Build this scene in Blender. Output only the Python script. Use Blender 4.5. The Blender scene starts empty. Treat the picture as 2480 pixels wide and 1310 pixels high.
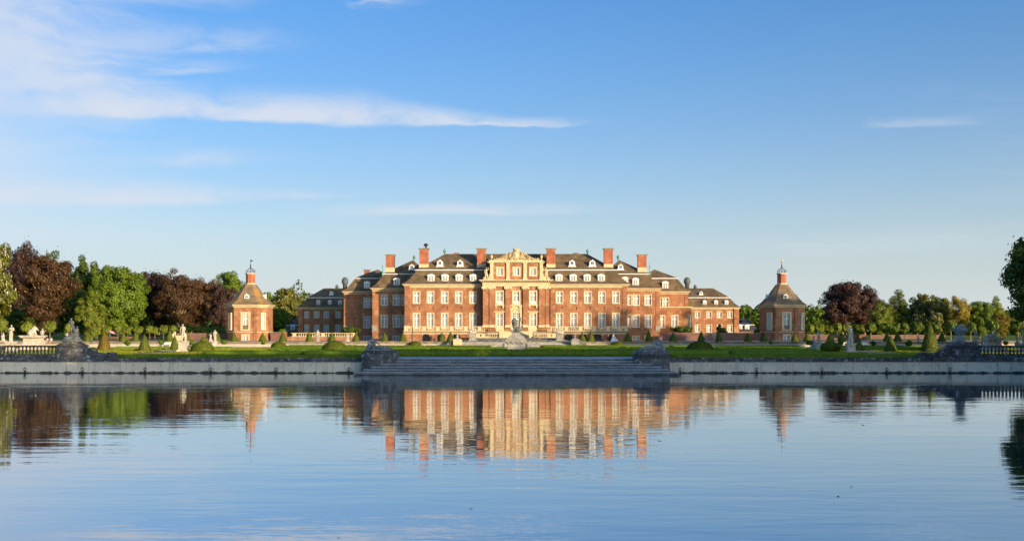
import bpy, bmesh, math, random
from mathutils import Vector, Matrix, noise as mnoise
R = math.radians
random.seed(7)
scene = bpy.context.scene
col = scene.collection
EYE = 5.7            # camera height over the pond, metres
FOC = 2600.0         # focal length in survey units
# ---------------------------------------------------------------- camera
cam = bpy.data.cameras.new('camera')
cam_o = bpy.data.objects.new('camera', cam); col.objects.link(cam_o)
cam_o.location = (0, 0, EYE); cam_o.rotation_euler = (R(90), 0, 0)
cam.sensor_width = 36; cam.lens = 36 * FOC / 2480
cam.shift_y = 140 / 2480; cam.shift_x = -10 / 2480
cam.clip_start = 0.5; cam.clip_end = 6000
scene.camera = cam_o
# ---------------------------------------------------------------- sun + sky
SUN_EL, SUN_AZ = R(9.5), R(136)      # azimuth clockwise from +Y (view direction): behind the camera, right
sd = Vector((math.sin(SUN_AZ) * math.cos(SUN_EL), math.cos(SUN_AZ) * math.cos(SUN_EL), math.sin(SUN_EL)))
sun = bpy.data.lights.new('sun', 'SUN'); sun.energy = 4.1; sun.angle = R(0.6); sun.color = (1.0, 0.76, 0.46)
sun_o = bpy.data.objects.new('sun', sun); col.objects.link(sun_o)
sun_o.rotation_euler = (-sd).to_track_quat('-Z', 'Y').to_euler()
world = bpy.data.worlds.new('World'); scene.world = world; world.use_nodes = True
wt = world.node_tree; wt.nodes.clear()
class NT:
    """tiny node-tree helper"""
    def __init__(s, tree): s.t = tree
    def n(s, typ, **kw):
        nd = s.t.nodes.new(typ)
        for k, v in kw.items(): setattr(nd, k, v)
        return nd
    def link(s, a, b): s.t.links.new(a, b)
    def _in(s, sock, v):
        if isinstance(v, bpy.types.NodeSocket): s.t.links.new(v, sock)
        elif v is not None: sock.default_value = v
    def m(s, op, a, b=None, c=None, clamp=False):
        nd = s.n('ShaderNodeMath', operation=op, use_clamp=clamp)
        s._in(nd.inputs[0], a); s._in(nd.inputs[1], b)
        if c is not None: s._in(nd.inputs[2], c)
        return nd.outputs[0]
    def mix(s, f, a, b, mode='MIX'):
        nd = s.n('ShaderNodeMix', data_type='RGBA', blend_type=mode)
        s._in(nd.inputs[0], f); s._in(nd.inputs[6], a); s._in(nd.inputs[7], b)
        return nd.outputs[2]
    def ramp(s, f, stops):
        nd = s.n('ShaderNodeValToRGB'); e = nd.color_ramp.elements
        while len(e) < len(stops): e.new(0.5)
        for el, (p, c) in zip(e, stops):
            el.position = p; el.color = c if len(c) == 4 else (*c, 1)
        s._in(nd.inputs[0], f); return nd.outputs[0]
    def smooth(s, v, lo, hi):
        nd = s.n('ShaderNodeMapRange', interpolation_type='SMOOTHSTEP')
        s._in(nd.inputs[0], v); nd.inputs[1].default_value = lo; nd.inputs[2].default_value = hi
        return nd.outputs[0]
    def noise(s, vec, scale, detail=4, rough=0.55, dist=0.0):
        nd = s.n('ShaderNodeTexNoise'); s._in(nd.inputs['Vector'], vec)
        nd.inputs['Scale'].default_value = scale; nd.inputs['Detail'].default_value = detail
        nd.inputs['Roughness'].default_value = rough; nd.inputs['Distortion'].default_value = dist
        return nd.outputs[0]
    def mapv(s, vec, scale=(1, 1, 1), loc=(0, 0, 0), rot=(0, 0, 0)):
        nd = s.n('ShaderNodeMapping'); s._in(nd.inputs[0], vec)
        nd.inputs[1].default_value = loc; nd.inputs[2].default_value = rot; nd.inputs[3].default_value = scale
        return nd.outputs[0]
W = NT(wt)
sky = W.n('ShaderNodeTexSky', sky_type='NISHITA', sun_disc=False, sun_elevation=SUN_EL, sun_rotation=SUN_AZ)
sky.air_density = 1.0; sky.dust_density = 3.0; sky.ozone_density = 3.0; sky.altitude = 0
def build_sky():
    tc = W.n('ShaderNodeTexCoord'); sep = W.n('ShaderNodeSeparateXYZ'); W.link(tc.outputs['Generated'], sep.inputs[0])
    x, y, z = sep.outputs
    u = W.m('ARCTAN2', x, y); v = W.m('ARCSINE', z)
    cb = W.n('ShaderNodeCombineXYZ'); W.link(u, cb.inputs[0]); W.link(v, cb.inputs[1]); uv = cb.outputs[0]
    def vec(a, b):
        c = W.n('ShaderNodeCombineXYZ'); W.link(a, c.inputs[0]); W.link(b, c.inputs[1]); return c.outputs[0]
    # wind-drawn cirrus: fibres long in azimuth, short in height, curled by slower noises
    big = W.m('SUBTRACT', W.noise(W.mapv(uv, (4, 8, 1)), 1.0, 4), 0.5)
    mid = W.m('SUBTRACT', W.noise(W.mapv(uv, (16, 30, 1), (2.7, 4.1, 0)), 1.0, 5, 0.6), 0.5)
    warp = W.m('ADD', W.m('MULTIPLY', big, 0.07), W.m('MULTIPLY', mid, 0.022))
    uw = W.m('ADD', u, W.m('MULTIPLY', mid, 0.05)); vw = W.m('ADD', v, warp); q = vec(uw, vw)
    fib = W.noise(W.mapv(q, (7, 70, 1)), 1.0, 9, 0.66, 0.4)
    puff = W.noise(W.mapv(q, (13, 34, 1), (3.1, 1.7, 0)), 1.0, 9, 0.62, 0.3)
    thin = W.noise(W.mapv(q, (2.4, 8, 1), (7.3, 2.0, 0)), 1.0, 7, 0.6, 0.5)
    total = W.m('MULTIPLY', W.smooth(thin, 0.54, 0.82), W.m('MULTIPLY', W.smooth(fib, 0.30, 0.75), 0.30))
    def bank(u0, u1, v0, slope, sv_lo, sv_hi, amt, fade=0.06, tex=None, lo=0.3, hi=0.62, wob=1.0, taper=0.0):
        """one cirrus streak between azimuths u0..u1: crisper lower edge, feathery upper edge, ragged ends"""
        nonlocal total
        c = W.m('ADD', W.m('MULTIPLY', W.m('SUBTRACT', u, (u0 + u1) / 2), slope), v0)
        d = W.m('SUBTRACT', W.m('ADD', v, W.m('MULTIPLY', warp, 0.30 * wob)), c)
        if taper: d = W.m('MULTIPLY', d, W.m('ADD', 1.0, W.m('MULTIPLY', W.smooth(u, (u0 + u1) / 2, u1), taper)))
        up = W.m('SUBTRACT', 1.0, W.smooth(d, 0.0, sv_hi)); dn = W.smooth(d, -sv_lo, 0.0)
        ur = W.m('ADD', u, W.m('MULTIPLY', W.m('SUBTRACT', fib, 0.5), 0.16))
        w = W.m('MULTIPLY', W.smooth(ur, u0 - fade, u0 + fade), W.m('SUBTRACT', 1.0, W.smooth(ur, u1 - fade * 2.4, u1 + fade * 0.3)))
        t = W.smooth(tex if tex is not None else puff, lo, hi)
        a = W.m('MULTIPLY', W.m('MULTIPLY', W.m('MULTIPLY', up, dn), w), W.m('MULTIPLY', t, amt))
        total = W.m('SUBTRACT', W.m('ADD', total, a), W.m('MULTIPLY', total, a))
    bank(-0.42, 0.10, 0.186, 0.012, 0.006, 0.036, 0.85, 0.06, puff, 0.20, 0.60, 1.4, 3.0)      # long bright streak
    bank(-0.36, -0.06, 0.192, 0.010, 0.010, 0.016, 0.45, 0.06, fib, 0.2, 0.6, 0.8)
    bank(-0.85, -0.305, 0.262, -0.22, 0.070, 0.120, 0.80, 0.05, puff, 0.12, 0.58, 2.0)     # broad veil upper left
    bank(-0.80, -0.33, 0.175, 0.00, 0.080, 0.075, 0.80, 0.09, thin, 0.05, 0.55, 1.5)
    bank(-0.80, -0.30, 0.115, 0.00, 0.070, 0.065, 0.72, 0.14, thin, 0.05, 0.55, 1.5)
    bank(-0.42, -0.20, 0.288, 0.05, 0.012, 0.036, 0.62, 0.07, fib, 0.24, 0.62, 1.8)
    bank(-0.35, -0.18, 0.247, 0.05, 0.008, 0.030, 0.55, 0.05, puff, 0.26, 0.66, 1.4)
    bank(-0.31, -0.24, 0.226, 0.10, 0.005, 0.016, 0.60, 0.03, fib, 0.26, 0.6, 1.0)
    bank(-0.52, -0.13, 0.114, 0.045, 0.008, 0.022, 0.72, 0.07, puff, 0.16, 0.58, 1.0, 2.0)
    bank(-0.34, -0.20, 0.147, 0.06, 0.007, 0.016, 0.55, 0.05, puff, 0.26, 0.66, 1.0)
    bank(-0.16, 0.11, 0.108, 0.016, 0.005, 0.012, 0.60, 0.05, puff, 0.15, 0.55, 0.7)
    bank(-0.70, -0.16, 0.080, 0.010, 0.020, 0.026, 0.30, 0.10, fib, 0.25, 0.66, 1.2)
    bank(-0.135, -0.065, 0.302, 0.25, 0.020, 0.040, 0.60, 0.02, puff, 0.28, 0.66, 1.4)
    bank(0.335, 0.425, 0.174, -0.02, 0.003, 0.010, 0.30, 0.02, fib, 0.20, 0.55, 0.8)
    bank(0.20, 0.62, 0.074, 0.010, 0.012, 0.022, 0.26, 0.09, fib, 0.25, 0.66, 1.2)
    return W.m('MULTIPLY', total, W.smooth(v, 0.0, 0.03))
cloud = build_sky()
# camera white balance (cool) on the whole dome; low over the horizon the evening haze whitens the sky it covers
base = W.mix(1.0, sky.outputs[0], (0.335, 0.765, 1.13, 1), 'MULTIPLY')
def horizon_haze():
    tc = W.n('ShaderNodeTexCoord'); sep = W.n('ShaderNodeSeparateXYZ'); W.link(tc.outputs['Generated'], sep.inputs[0])
    v = W.m('ABSOLUTE', sep.outputs[2])
    return W.m('MULTIPLY', W.m('POWER', 2.718, W.m('MULTIPLY', v, -9.6)), 0.98)
lum = W.n('ShaderNodeRGBToBW'); W.link(sky.outputs[0], lum.inputs[0])
base = W.mix(W.smooth(lum.outputs[0], 3.5, 9.0), base, sky.outputs[0])      # the glow round the sun is white, not blue
hz = W.n('ShaderNodeCombineColor')
for i_, (k_, c_) in enumerate(((1.0, 2.98), (0.95, 3.28), (0.85, 3.36))): W.link(W.m('ADD', W.m('MULTIPLY', lum.outputs[0], k_ * 0.8), c_), hz.inputs[i_])
base = W.mix(horizon_haze(), base, hz.outputs[0])
SKY_S = 0.15
CLOUD_COL = (3.05, 3.25, 3.65, 1)
skyc = W.mix(cloud, base, CLOUD_COL)
bg = W.n('ShaderNodeBackground'); W.link(skyc, bg.inputs[0]); bg.inputs[1].default_value = SKY_S
wo = W.n('ShaderNodeOutputWorld'); W.link(bg.outputs[0], wo.inputs[0])
vs = scene.view_settings
vs.view_transform = 'Standard'; vs.look = 'None'; vs.gamma = 1.0; vs.use_curve_mapping = False; vs.exposure = 0.65
scene.cycles.max_bounces = 6; scene.cycles.transparent_max_bounces = 6
# ---------------------------------------------------------------- materials (all procedural)
MATS = {}
def mat(name, colr, rough=0.8, var=0.25, scale=0.6, col2=None, mix2=(0.5, 0.7), scale2=0.25, spec=0.3, bump=0.0, bscale=3.0, metal=0.0, fine=None, island=0.0, extra=None):
    """base colour broken up by two world-space noises; col2 is a second pigment (lichen, grime, wear)"""
    m = bpy.data.materials.new(name); m.use_nodes = True; t = NT(m.node_tree)
    b = m.node_tree.nodes['Principled BSDF']
    g = t.n('ShaderNodeNewGeometry'); pos = g.outputs['Position']
    n1 = t.noise(pos, scale, 5, 0.6)
    lo = tuple(max(0, c * (1 - var)) for c in colr) + (1,); hi = tuple(min(1, c * (1 + var)) for c in colr) + (1,)
    c = t.mix(t.smooth(n1, 0.3, 0.7), lo, hi)
    if fine:
        n3 = t.noise(pos, fine[0], 3, 0.7)
        c = t.mix(t.m('MULTIPLY', t.smooth(n3, 0.35, 0.65), fine[1]), c, tuple(x * fine[2] for x in colr) + (1,))
    if col2:
        n2 = t.noise(t.mapv(pos, loc=(13.1, 5.7, 2.2)), scale2, 6, 0.65)
        c = t.mix(t.smooth(n2, *mix2), c, (*col2, 1))
    if island:
        oi = t.n('ShaderNodeObjectInfo')
        f = t.m('ADD', t.m('MULTIPLY', oi.outputs['Random'], 2 * island), 1 - island)
        cc = t.n('ShaderNodeCombineColor'); [t.link(f, cc.inputs[i]) for i in range(3)]
        c = t.mix(1.0, c, cc.outputs[0], 'MULTIPLY')
    if extra: c = extra(t, c, pos)
    t.link(c, b.inputs['Base Color'])
    b.inputs['Roughness'].default_value = rough; b.inputs['Specular IOR Level'].default_value = spec; b.inputs['Metallic'].default_value = metal
    if bump:
        bn = t.n('ShaderNodeBump'); bn.inputs['Strength'].default_value = 1.0; bn.inputs['Distance'].default_value = bump
        t.link(t.noise(pos, bscale, 6, 0.65), bn.inputs['Height']); t.link(bn.outputs[0], b.inputs['Normal'])
    MATS[name] = m; return m
def brick_courses(t, c, pos):
    sep = t.n('ShaderNodeSeparateXYZ'); t.link(pos, sep.inputs[0])
    # courses of 75 mm, too fine to tell apart from across the pond: they only give a faint horizontal grain
    w = t.noise(t.mapv(pos, (1.2, 1.2, 9.0)), 1.0, 4, 0.7)
    c = t.mix(t.m('MULTIPLY', t.smooth(w, 0.42, 0.68), 0.45), c, (0.15, 0.065, 0.045, 1))
    soot = t.noise(t.mapv(pos, (0.9, 0.9, 0.16), loc=(7, 3, 1)), 1.0, 5, 0.65)            # rain runs and soot
    return t.mix(t.m('MULTIPLY', t.smooth(soot, 0.54, 0.74), 0.42), c, (0.13, 0.085, 0.065, 1))
def waterline(t, c, pos):
    """algae and damp left by the pond: dark ragged band above the water, runs from the coping"""
    sep = t.n('ShaderNodeSeparateXYZ'); t.link(pos, sep.inputs[0])
    rag = t.noise(t.mapv(pos, (0.9, 0.9, 0.9)), 1.0, 5, 0.7)
    z = t.m('SUBTRACT', sep.outputs[2], t.m('MULTIPLY', t.m('MAXIMUM', t.m('SUBTRACT', rag, 0.38), 0.0), 0.85))
    c = t.mix(t.m('MULTIPLY', t.m('SUBTRACT', 1.0, t.smooth(z, 0.02, 0.10)), 0.93), c, (0.018, 0.019, 0.016, 1))
    runs = t.noise(t.mapv(pos, (3.2, 3.2, 0.12)), 1.0, 4, 0.6)
    return t.mix(t.m('MULTIPLY', t.smooth(runs, 0.52, 0.78), 0.5), c, (0.16, 0.155, 0.14, 1))
mat('brick', (0.40, 0.175, 0.085), 0.9, 0.38, 0.30, (0.52, 0.32, 0.175), (0.50, 0.70), 0.8, bump=0.01, bscale=6, fine=(4.0, 0.55, 0.62), extra=brick_courses)
mat('brick_red', (0.42, 0.15, 0.08), 0.9, 0.25, 0.8, (0.30, 0.09, 0.05), (0.5, 0.7), 1.2, bump=0.01, fine=(5.0, 0.5, 0.7))
mat('brick_old', (0.25, 0.12, 0.085), 0.95, 0.3, 0.5, (0.16, 0.12, 0.105), (0.45, 0.65), 0.6, bump=0.02, fine=(3.0, 0.6, 0.6))
mat('stone_cream', (0.65, 0.535, 0.325), 0.85, 0.12, 0.7, (0.44, 0.36, 0.23), (0.55, 0.8), 0.8, fine=(3.0, 0.3, 0.8))
mat('stone_carved', (0.60, 0.47, 0.27), 0.9, 0.25, 1.2, (0.20, 0.15, 0.09), (0.55, 0.72), 1.5)
mat('white_paint', (0.80, 0.79, 0.76), 0.55, 0.04, 0.8)
mat('roof_tile', (0.165, 0.115, 0.064), 0.95, 0.4, 0.5, (0.24, 0.165, 0.085), (0.5, 0.7), 0.35, bump=0.04, bscale=4, fine=(2.6, 0.6, 0.6),
    extra=lambda t, c, p: t.mix(t.smooth(t.noise(t.mapv(p, loc=(3, 9, 1)), 0.13, 5, 0.7), 0.60, 0.72), c, (0.21, 0.125, 0.035, 1)))
mat('roof_slate', (0.040, 0.046, 0.058), 0.6, 0.3, 0.6, (0.07, 0.072, 0.075), (0.5, 0.7), 0.5, bump=0.03, bscale=4)
mat('roof_lichen', (0.24, 0.175, 0.105), 0.9, 0.3, 0.6, (0.38, 0.20, 0.045), (0.53, 0.66), 0.28, bump=0.04, bscale=4, fine=(2.6, 0.6, 0.6))
def glass_mat():
    m = bpy.data.materials.new('window_glass'); m.use_nodes = True; t = NT(m.node_tree)
    b = m.node_tree.nodes['Principled BSDF']; g = t.n('ShaderNodeNewGeometry')
    n = t.noise(t.mapv(g.outputs['Position'], (0.55, 0.55, 0.4)), 1.0, 2)
    oi = t.n('ShaderNodeObjectInfo')                          # some rooms have pale curtains drawn
    cur = t.m('MULTIPLY', t.smooth(oi.outputs['Random'], 0.62, 0.95), t.smooth(n, 0.35, 0.6))
    c = t.mix(t.smooth(n, 0.45, 0.7), (0.012, 0.016, 0.022, 1), (0.07, 0.08, 0.085, 1))
    t.link(t.mix(cur, c, (0.34, 0.32, 0.28, 1)), b.inputs['Base Color'])
    b.inputs['Roughness'].default_value = 0.06; b.inputs['IOR'].default_value = 1.5
    bn = t.n('ShaderNodeBump'); bn.inputs['Distance'].default_value = 0.01
    t.link(t.noise(g.outputs['Position'], 1.7, 2), bn.inputs['Height']); t.link(bn.outputs[0], b.inputs['Normal'])
    MATS['glass'] = m
glass_mat()
mat('stone_dark', (0.125, 0.12, 0.115), 0.9, 0.4, 1.1, (0.42, 0.41, 0.37), (0.54, 0.68), 2.0, bump=0.04, bscale=5, fine=(6.0, 0.6, 0.5), island=0.30)
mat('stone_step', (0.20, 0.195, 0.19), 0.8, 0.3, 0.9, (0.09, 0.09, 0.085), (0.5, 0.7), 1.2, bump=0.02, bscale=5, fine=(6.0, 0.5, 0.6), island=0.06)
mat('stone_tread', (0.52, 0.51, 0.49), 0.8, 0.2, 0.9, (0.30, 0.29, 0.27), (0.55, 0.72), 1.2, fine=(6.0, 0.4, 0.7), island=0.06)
mat('stone_mid', (0.38, 0.36, 0.31), 0.9, 0.25, 1.0, (0.18, 0.17, 0.15), (0.5, 0.7), 1.4, bump=0.03, bscale=5, fine=(6.0, 0.5, 0.6), island=0.05)
mat('concrete', (0.80, 0.68, 0.50), 0.85, 0.06, 0.5, (0.62, 0.54, 0.40), (0.48, 0.72), 0.4, island=0.09, extra=waterline)
mat('stucco', (0.50, 0.455, 0.375), 0.9, 0.1, 0.6, (0.36, 0.33, 0.28), (0.55, 0.75), 0.7)
mat('stone_brown', (0.27, 0.205, 0.145), 0.9, 0.25, 1.0, (0.13, 0.115, 0.10), (0.5, 0.7), 1.2, bump=0.02, bscale=5, island=0.1)
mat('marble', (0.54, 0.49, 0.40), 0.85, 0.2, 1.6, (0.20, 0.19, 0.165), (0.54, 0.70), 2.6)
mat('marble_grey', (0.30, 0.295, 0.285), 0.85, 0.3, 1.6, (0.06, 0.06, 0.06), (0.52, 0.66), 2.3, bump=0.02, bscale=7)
mat('bronze_grey', (0.13, 0.14, 0.135), 0.7, 0.3, 2.0, (0.06, 0.06, 0.06), (0.5, 0.7), 2.5)
mat('copper', (0.09, 0.26, 0.20), 0.7, 0.3, 1.5)
mat('iron', (0.02, 0.02, 0.022), 0.5, 0.2, 2.0)
mat('gold', (0.70, 0.42, 0.08), 0.35, 0.1, 2.0, metal=0.9)
mat('lead', (0.12, 0.13, 0.14), 0.6, 0.2, 1.0)
mat('trunk', (0.30, 0.235, 0.15), 0.95, 0.3, 0.8, (0.10, 0.085, 0.06), (0.5, 0.7), 1.2, bump=0.03, bscale=4)
mat('gravel', (0.42, 0.34, 0.23), 0.95, 0.15, 0.5, (0.30, 0.25, 0.17), (0.5, 0.75), 0.3, fine=(5, 0.5, 0.7))
mat('grass', (0.12, 0.18, 0.022), 0.95, 0.25, 0.10, (0.17, 0.20, 0.03), (0.45, 0.7), 0.05, spec=0.1, bump=0.06, bscale=5, fine=(4, 0.4, 0.7))
mat('earth', (0.10, 0.085, 0.06), 0.95, 0.25, 0.3)
def leaf_mat(name, c1, c2, trans=0.35, sc=0.5, obj_var=0.18, third=None):
    """thin leaves: diffuse + light passing through, colours vary by clump, leaf and tree"""
    m = bpy.data.materials.new(name); m.use_nodes = True; t = NT(m.node_tree); t.t.nodes.clear()
    g = t.n('ShaderNodeNewGeometry'); pos = g.outputs['Position']
    c = t.mix(t.smooth(t.noise(pos, sc, 3, 0.6), 0.33, 0.67), (*c1, 1), (*c2, 1))
    if third: c = t.mix(t.smooth(t.noise(t.mapv(pos, loc=(4, 8, 2)), third[1], 3, 0.6), third[2], third[2] + 0.12), c, (*third[0], 1))
    fl = t.noise(pos, 7.0, 2, 0.5)
    c = t.mix(t.m('MULTIPLY', t.smooth(fl, 0.35, 0.7), 0.5), c, tuple(x * 0.5 for x in c1) + (1,))
    isl = g.outputs['Random Per Island']                       # every leaf spray a shade of its own
    c = t.mix(t.m('MULTIPLY', isl, 0.55), c, tuple(min(1, x * 1.75 + 0.01) for x in c2) + (1,))
    c = t.mix(t.m('MULTIPLY', t.m('FRACT', t.m('MULTIPLY', isl, 17.3)), 0.5), c, tuple(x * 0.45 for x in c1) + (1,))
    oi = t.n('ShaderNodeObjectInfo')
    f = t.m('ADD', t.m('MULTIPLY', oi.outputs['Random'], 2 * obj_var), 1 - obj_var)
    cc = t.n('ShaderNodeCombineColor'); [t.link(f, cc.inputs[i]) for i in range(3)]
    c = t.mix(1.0, c, cc.outputs[0], 'MULTIPLY')
    d = t.n('ShaderNodeBsdfDiffuse'); t.link(c, d.inputs[0])
    tr = t.n('ShaderNodeBsdfTranslucent'); t.link(c, tr.inputs[0])
    gl = t.n('ShaderNodeBsdfGlossy'); gl.inputs['Roughness'].default_value = 0.5; gl.inputs[0].default_value = (0.9, 0.95, 1, 1)
    ms = t.n('ShaderNodeMixShader'); ms.inputs[0].default_value = trans
    t.link(d.outputs[0], ms.inputs[1]); t.link(tr.outputs[0], ms.inputs[2])
    m2 = t.n('ShaderNodeMixShader'); m2.inputs[0].default_value = 0.02
    t.link(ms.outputs[0], m2.inputs[1]); t.link(gl.outputs[0], m2.inputs[2])
    o = t.n('ShaderNodeOutputMaterial'); t.link(m2.outputs[0], o.inputs[0])
    MATS[name] = m
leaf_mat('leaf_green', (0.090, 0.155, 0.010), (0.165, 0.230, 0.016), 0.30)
leaf_mat('leaf_deep', (0.065, 0.110, 0.012), (0.115, 0.165, 0.018), 0.28)
leaf_mat('leaf_dark', (0.060, 0.110, 0.014), (0.105, 0.160, 0.020), 0.32)
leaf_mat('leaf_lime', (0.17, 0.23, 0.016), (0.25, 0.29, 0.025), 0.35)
leaf_mat('leaf_copper', (0.082, 0.042, 0.020), (0.135, 0.070, 0.024), 0.25, 0.4, 0.2, ((0.17, 0.105, 0.02), 0.2, 0.57))
leaf_mat('leaf_dusky', (0.052, 0.028, 0.022), (0.085, 0.042, 0.028), 0.2, 0.4, 0.2)
leaf_mat('leaf_chestnut', (0.13, 0.15, 0.014), (0.22, 0.215, 0.025), 0.3, 0.5, 0.15)
leaf_mat('leaf_gold', (0.24, 0.20, 0.02), (0.34, 0.26, 0.03), 0.35)
leaf_mat('leaf_box', (0.150, 0.240, 0.008), (0.21, 0.30, 0.012), 0.4, 1.5, 0.1)
leaf_mat('leaf_yew', (0.095, 0.130, 0.008), (0.150, 0.180, 0.012), 0.2, 1.2, 0.15)
leaf_mat('leaf_yew_gold', (0.16, 0.115, 0.012), (0.22, 0.15, 0.02), 0.2, 1.2, 0.1)
leaf_mat('leaf_lawn', (0.25, 0.30, 0.010), (0.36, 0.37, 0.02), 0.45, 0.15, 0.0)
leaf_mat('blossom', (0.66, 0.60, 0.42), (0.75, 0.70, 0.55), 0.25, 1.0, 0.05)
def cloth(name, c, rough=0.85): mat(name, c, rough, 0.1, 3.0)
cloth('cloth_white', (0.75, 0.74, 0.76)); cloth('cloth_navy', (0.02, 0.025, 0.05)); cloth('cloth_black', (0.018, 0.017, 0.018))
cloth('cloth_wine', (0.12, 0.025, 0.03)); cloth('cloth_pink', (0.60, 0.28, 0.36)); cloth('cloth_rose', (0.55, 0.36, 0.33))
cloth('skin', (0.50, 0.30, 0.21), 0.6); cloth('hair_dark', (0.025, 0.018, 0.013)); cloth('hair_brown', (0.13, 0.065, 0.03)); cloth('cloth_teal', (0.03, 0.16, 0.15))

# ---------------------------------------------------------------- mesh helpers
class MB:
    """collects faces, then links them as ONE mesh object"""
    def __init__(s): s.v = []; s.f = []
    def add(s, vs, fs):
        o = len(s.v); s.v += [tuple(p) for p in vs]; s.f += [tuple(i + o for i in f) for f in fs]; return s
    def box(s, x0, x1, y0, y1, z0, z1):
        return s.add([(x0,y0,z0),(x1,y0,z0),(x1,y1,z0),(x0,y1,z0),(x0,y0,z1),(x1,y0,z1),(x1,y1,z1),(x0,y1,z1)],
                     [(0,3,2,1),(4,5,6,7),(0,1,5,4),(1,2,6,5),(2,3,7,6),(3,0,4,7)])
    def quad(s, a, b, c, d): return s.add([a, b, c, d], [(0, 1, 2, 3)])
    def loft(s, rings, cap0=True, cap1=True):
        n = len(rings[0]); vs = [p for r in rings for p in r]; fs = []
        for k in range(len(rings) - 1):
            for i in range(n):
                j = (i + 1) % n; fs.append((k*n+i, k*n+j, (k+1)*n+j, (k+1)*n+i))
        if cap0: fs.append(tuple(range(n - 1, -1, -1)))
        if cap1: fs.append(tuple((len(rings)-1)*n + i for i in range(n)))
        return s.add(vs, fs)
    def prism(s, poly, z0, z1): return s.loft([[(x, y, z0) for x, y in poly], [(x, y, z1) for x, y in poly]])
    def extr(s, poly, y0, y1):
        """outline in x,z pushed from y0 (front) to y1 (back)"""
        return s.loft([[(x, y0, z) for x, z in poly], [(x, y1, z) for x, z in poly]])
    def lathe(s, prof, cx=0, cy=0, seg=10, sx=1, sy=1):
        return s.loft([[(cx + r*sx*math.cos(2*math.pi*i/seg), cy + r*sy*math.sin(2*math.pi*i/seg), z) for i in range(seg)] for r, z in prof])
    def tube(s, pts, rad, seg=6):
        pts = [Vector(p) for p in pts]; rings = []
        for k, p in enumerate(pts):
            d = (pts[min(k+1, len(pts)-1)] - pts[max(k-1, 0)]).normalized()
            a = d.cross(Vector((0, 0, 1)) if abs(d.z) < 0.95 else Vector((1, 0, 0))).normalized(); b = d.cross(a)
            r = rad[k] if isinstance(rad, (list, tuple)) else rad
            rings.append([tuple(p + a * r * math.cos(2*math.pi*i/seg) + b * r * math.sin(2*math.pi*i/seg)) for i in range(seg)])
        return s.loft(rings)
    def ball(s, c, r, seg=10, rings=7):
        rx, ry, rz = r if isinstance(r, (list, tuple)) else (r, r, r)
        pr = []
        for k in range(rings + 1):
            a = math.pi * (k / rings - 0.5); q = max(math.cos(a), 0.02)
            pr.append([(c[0] + rx*q*math.cos(2*math.pi*i/seg), c[1] + ry*q*math.sin(2*math.pi*i/seg), c[2] + rz*math.sin(a)) for i in range(seg)])
        return s.loft(pr)
    def mesh(s, name, m=None, smooth=False, shift=(0, 0, 0)):
        me = bpy.data.meshes.new(name)
        me.from_pydata([(x - shift[0], y - shift[1], z - shift[2]) for x, y, z in s.v], [], s.f)
        bm = bmesh.new(); bm.from_mesh(me); bmesh.ops.recalc_face_normals(bm, faces=bm.faces); bm.to_mesh(me); bm.free()
        if m: me.materials.append(MATS[m])
        if smooth:
            me.polygons.foreach_set('use_smooth', [True] * len(me.polygons))
        return me
    def build(s, name, m, parent=None, loc=(0, 0, 0), smooth=False, shift=None):
        if shift is None: shift = root_loc(parent) if parent else (0, 0, 0)
        return put(name, s.mesh(name, m, smooth, shift), parent, loc)
def root_loc(o):
    return tuple(o['_o']) if '_o' in o else (0, 0, 0)
def put(name, me, parent=None, loc=(0, 0, 0), rz=0.0, sc=None):
    o = bpy.data.objects.new(name, me); col.objects.link(o)
    o.parent = parent; o.location = loc; o.rotation_euler = (0, 0, rz)
    if sc is not None: o.scale = sc if isinstance(sc, (tuple, list)) else (sc, sc, sc)
    if parent is not None and '_o' in parent: o['_o'] = parent['_o']
    return o
def tag(o, label=None, cat=None, group=None, kind=None):
    if label: o['label'] = label
    if cat: o['category'] = cat
    if group: o['group'] = group
    if kind: o['kind'] = kind
    return o
def thing(name, label, cat, loc=(0, 0, 0), group=None, world=False, rz=0.0, sc=1.0):
    """Empty at the thing's base; with world=True its parts are given in scene coordinates"""
    o = bpy.data.objects.new(name, None); col.objects.link(o); o.empty_display_size = 0.3
    o.location = loc; o.rotation_euler = (0, 0, rz); o.scale = (sc, sc, sc) if not isinstance(sc, tuple) else sc
    if world: o['_o'] = list(loc)
    return tag(o, label, cat, group)
def copy_tree(o, parent=None):
    c = o.copy(); col.objects.link(c)
    if parent is not None: c.parent = parent
    for ch in list(o.children): copy_tree(ch, c)
    return c
def struct(name, mb, m, smooth=False): return tag(mb.build(name, m, None, smooth=smooth), kind='structure')
def gx(px, Y): return (px - 1250.0) * Y / FOC        # survey reading -> metres at distance Y
def gz(py, Y): return EYE + (795.0 - py) * Y / FOC
GARDEN, TERR = 1.85, 2.85
def gy(py, z=GARDEN): return FOC * (EYE - z) / (py - 795.0)   # distance of a point of the ground
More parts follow.
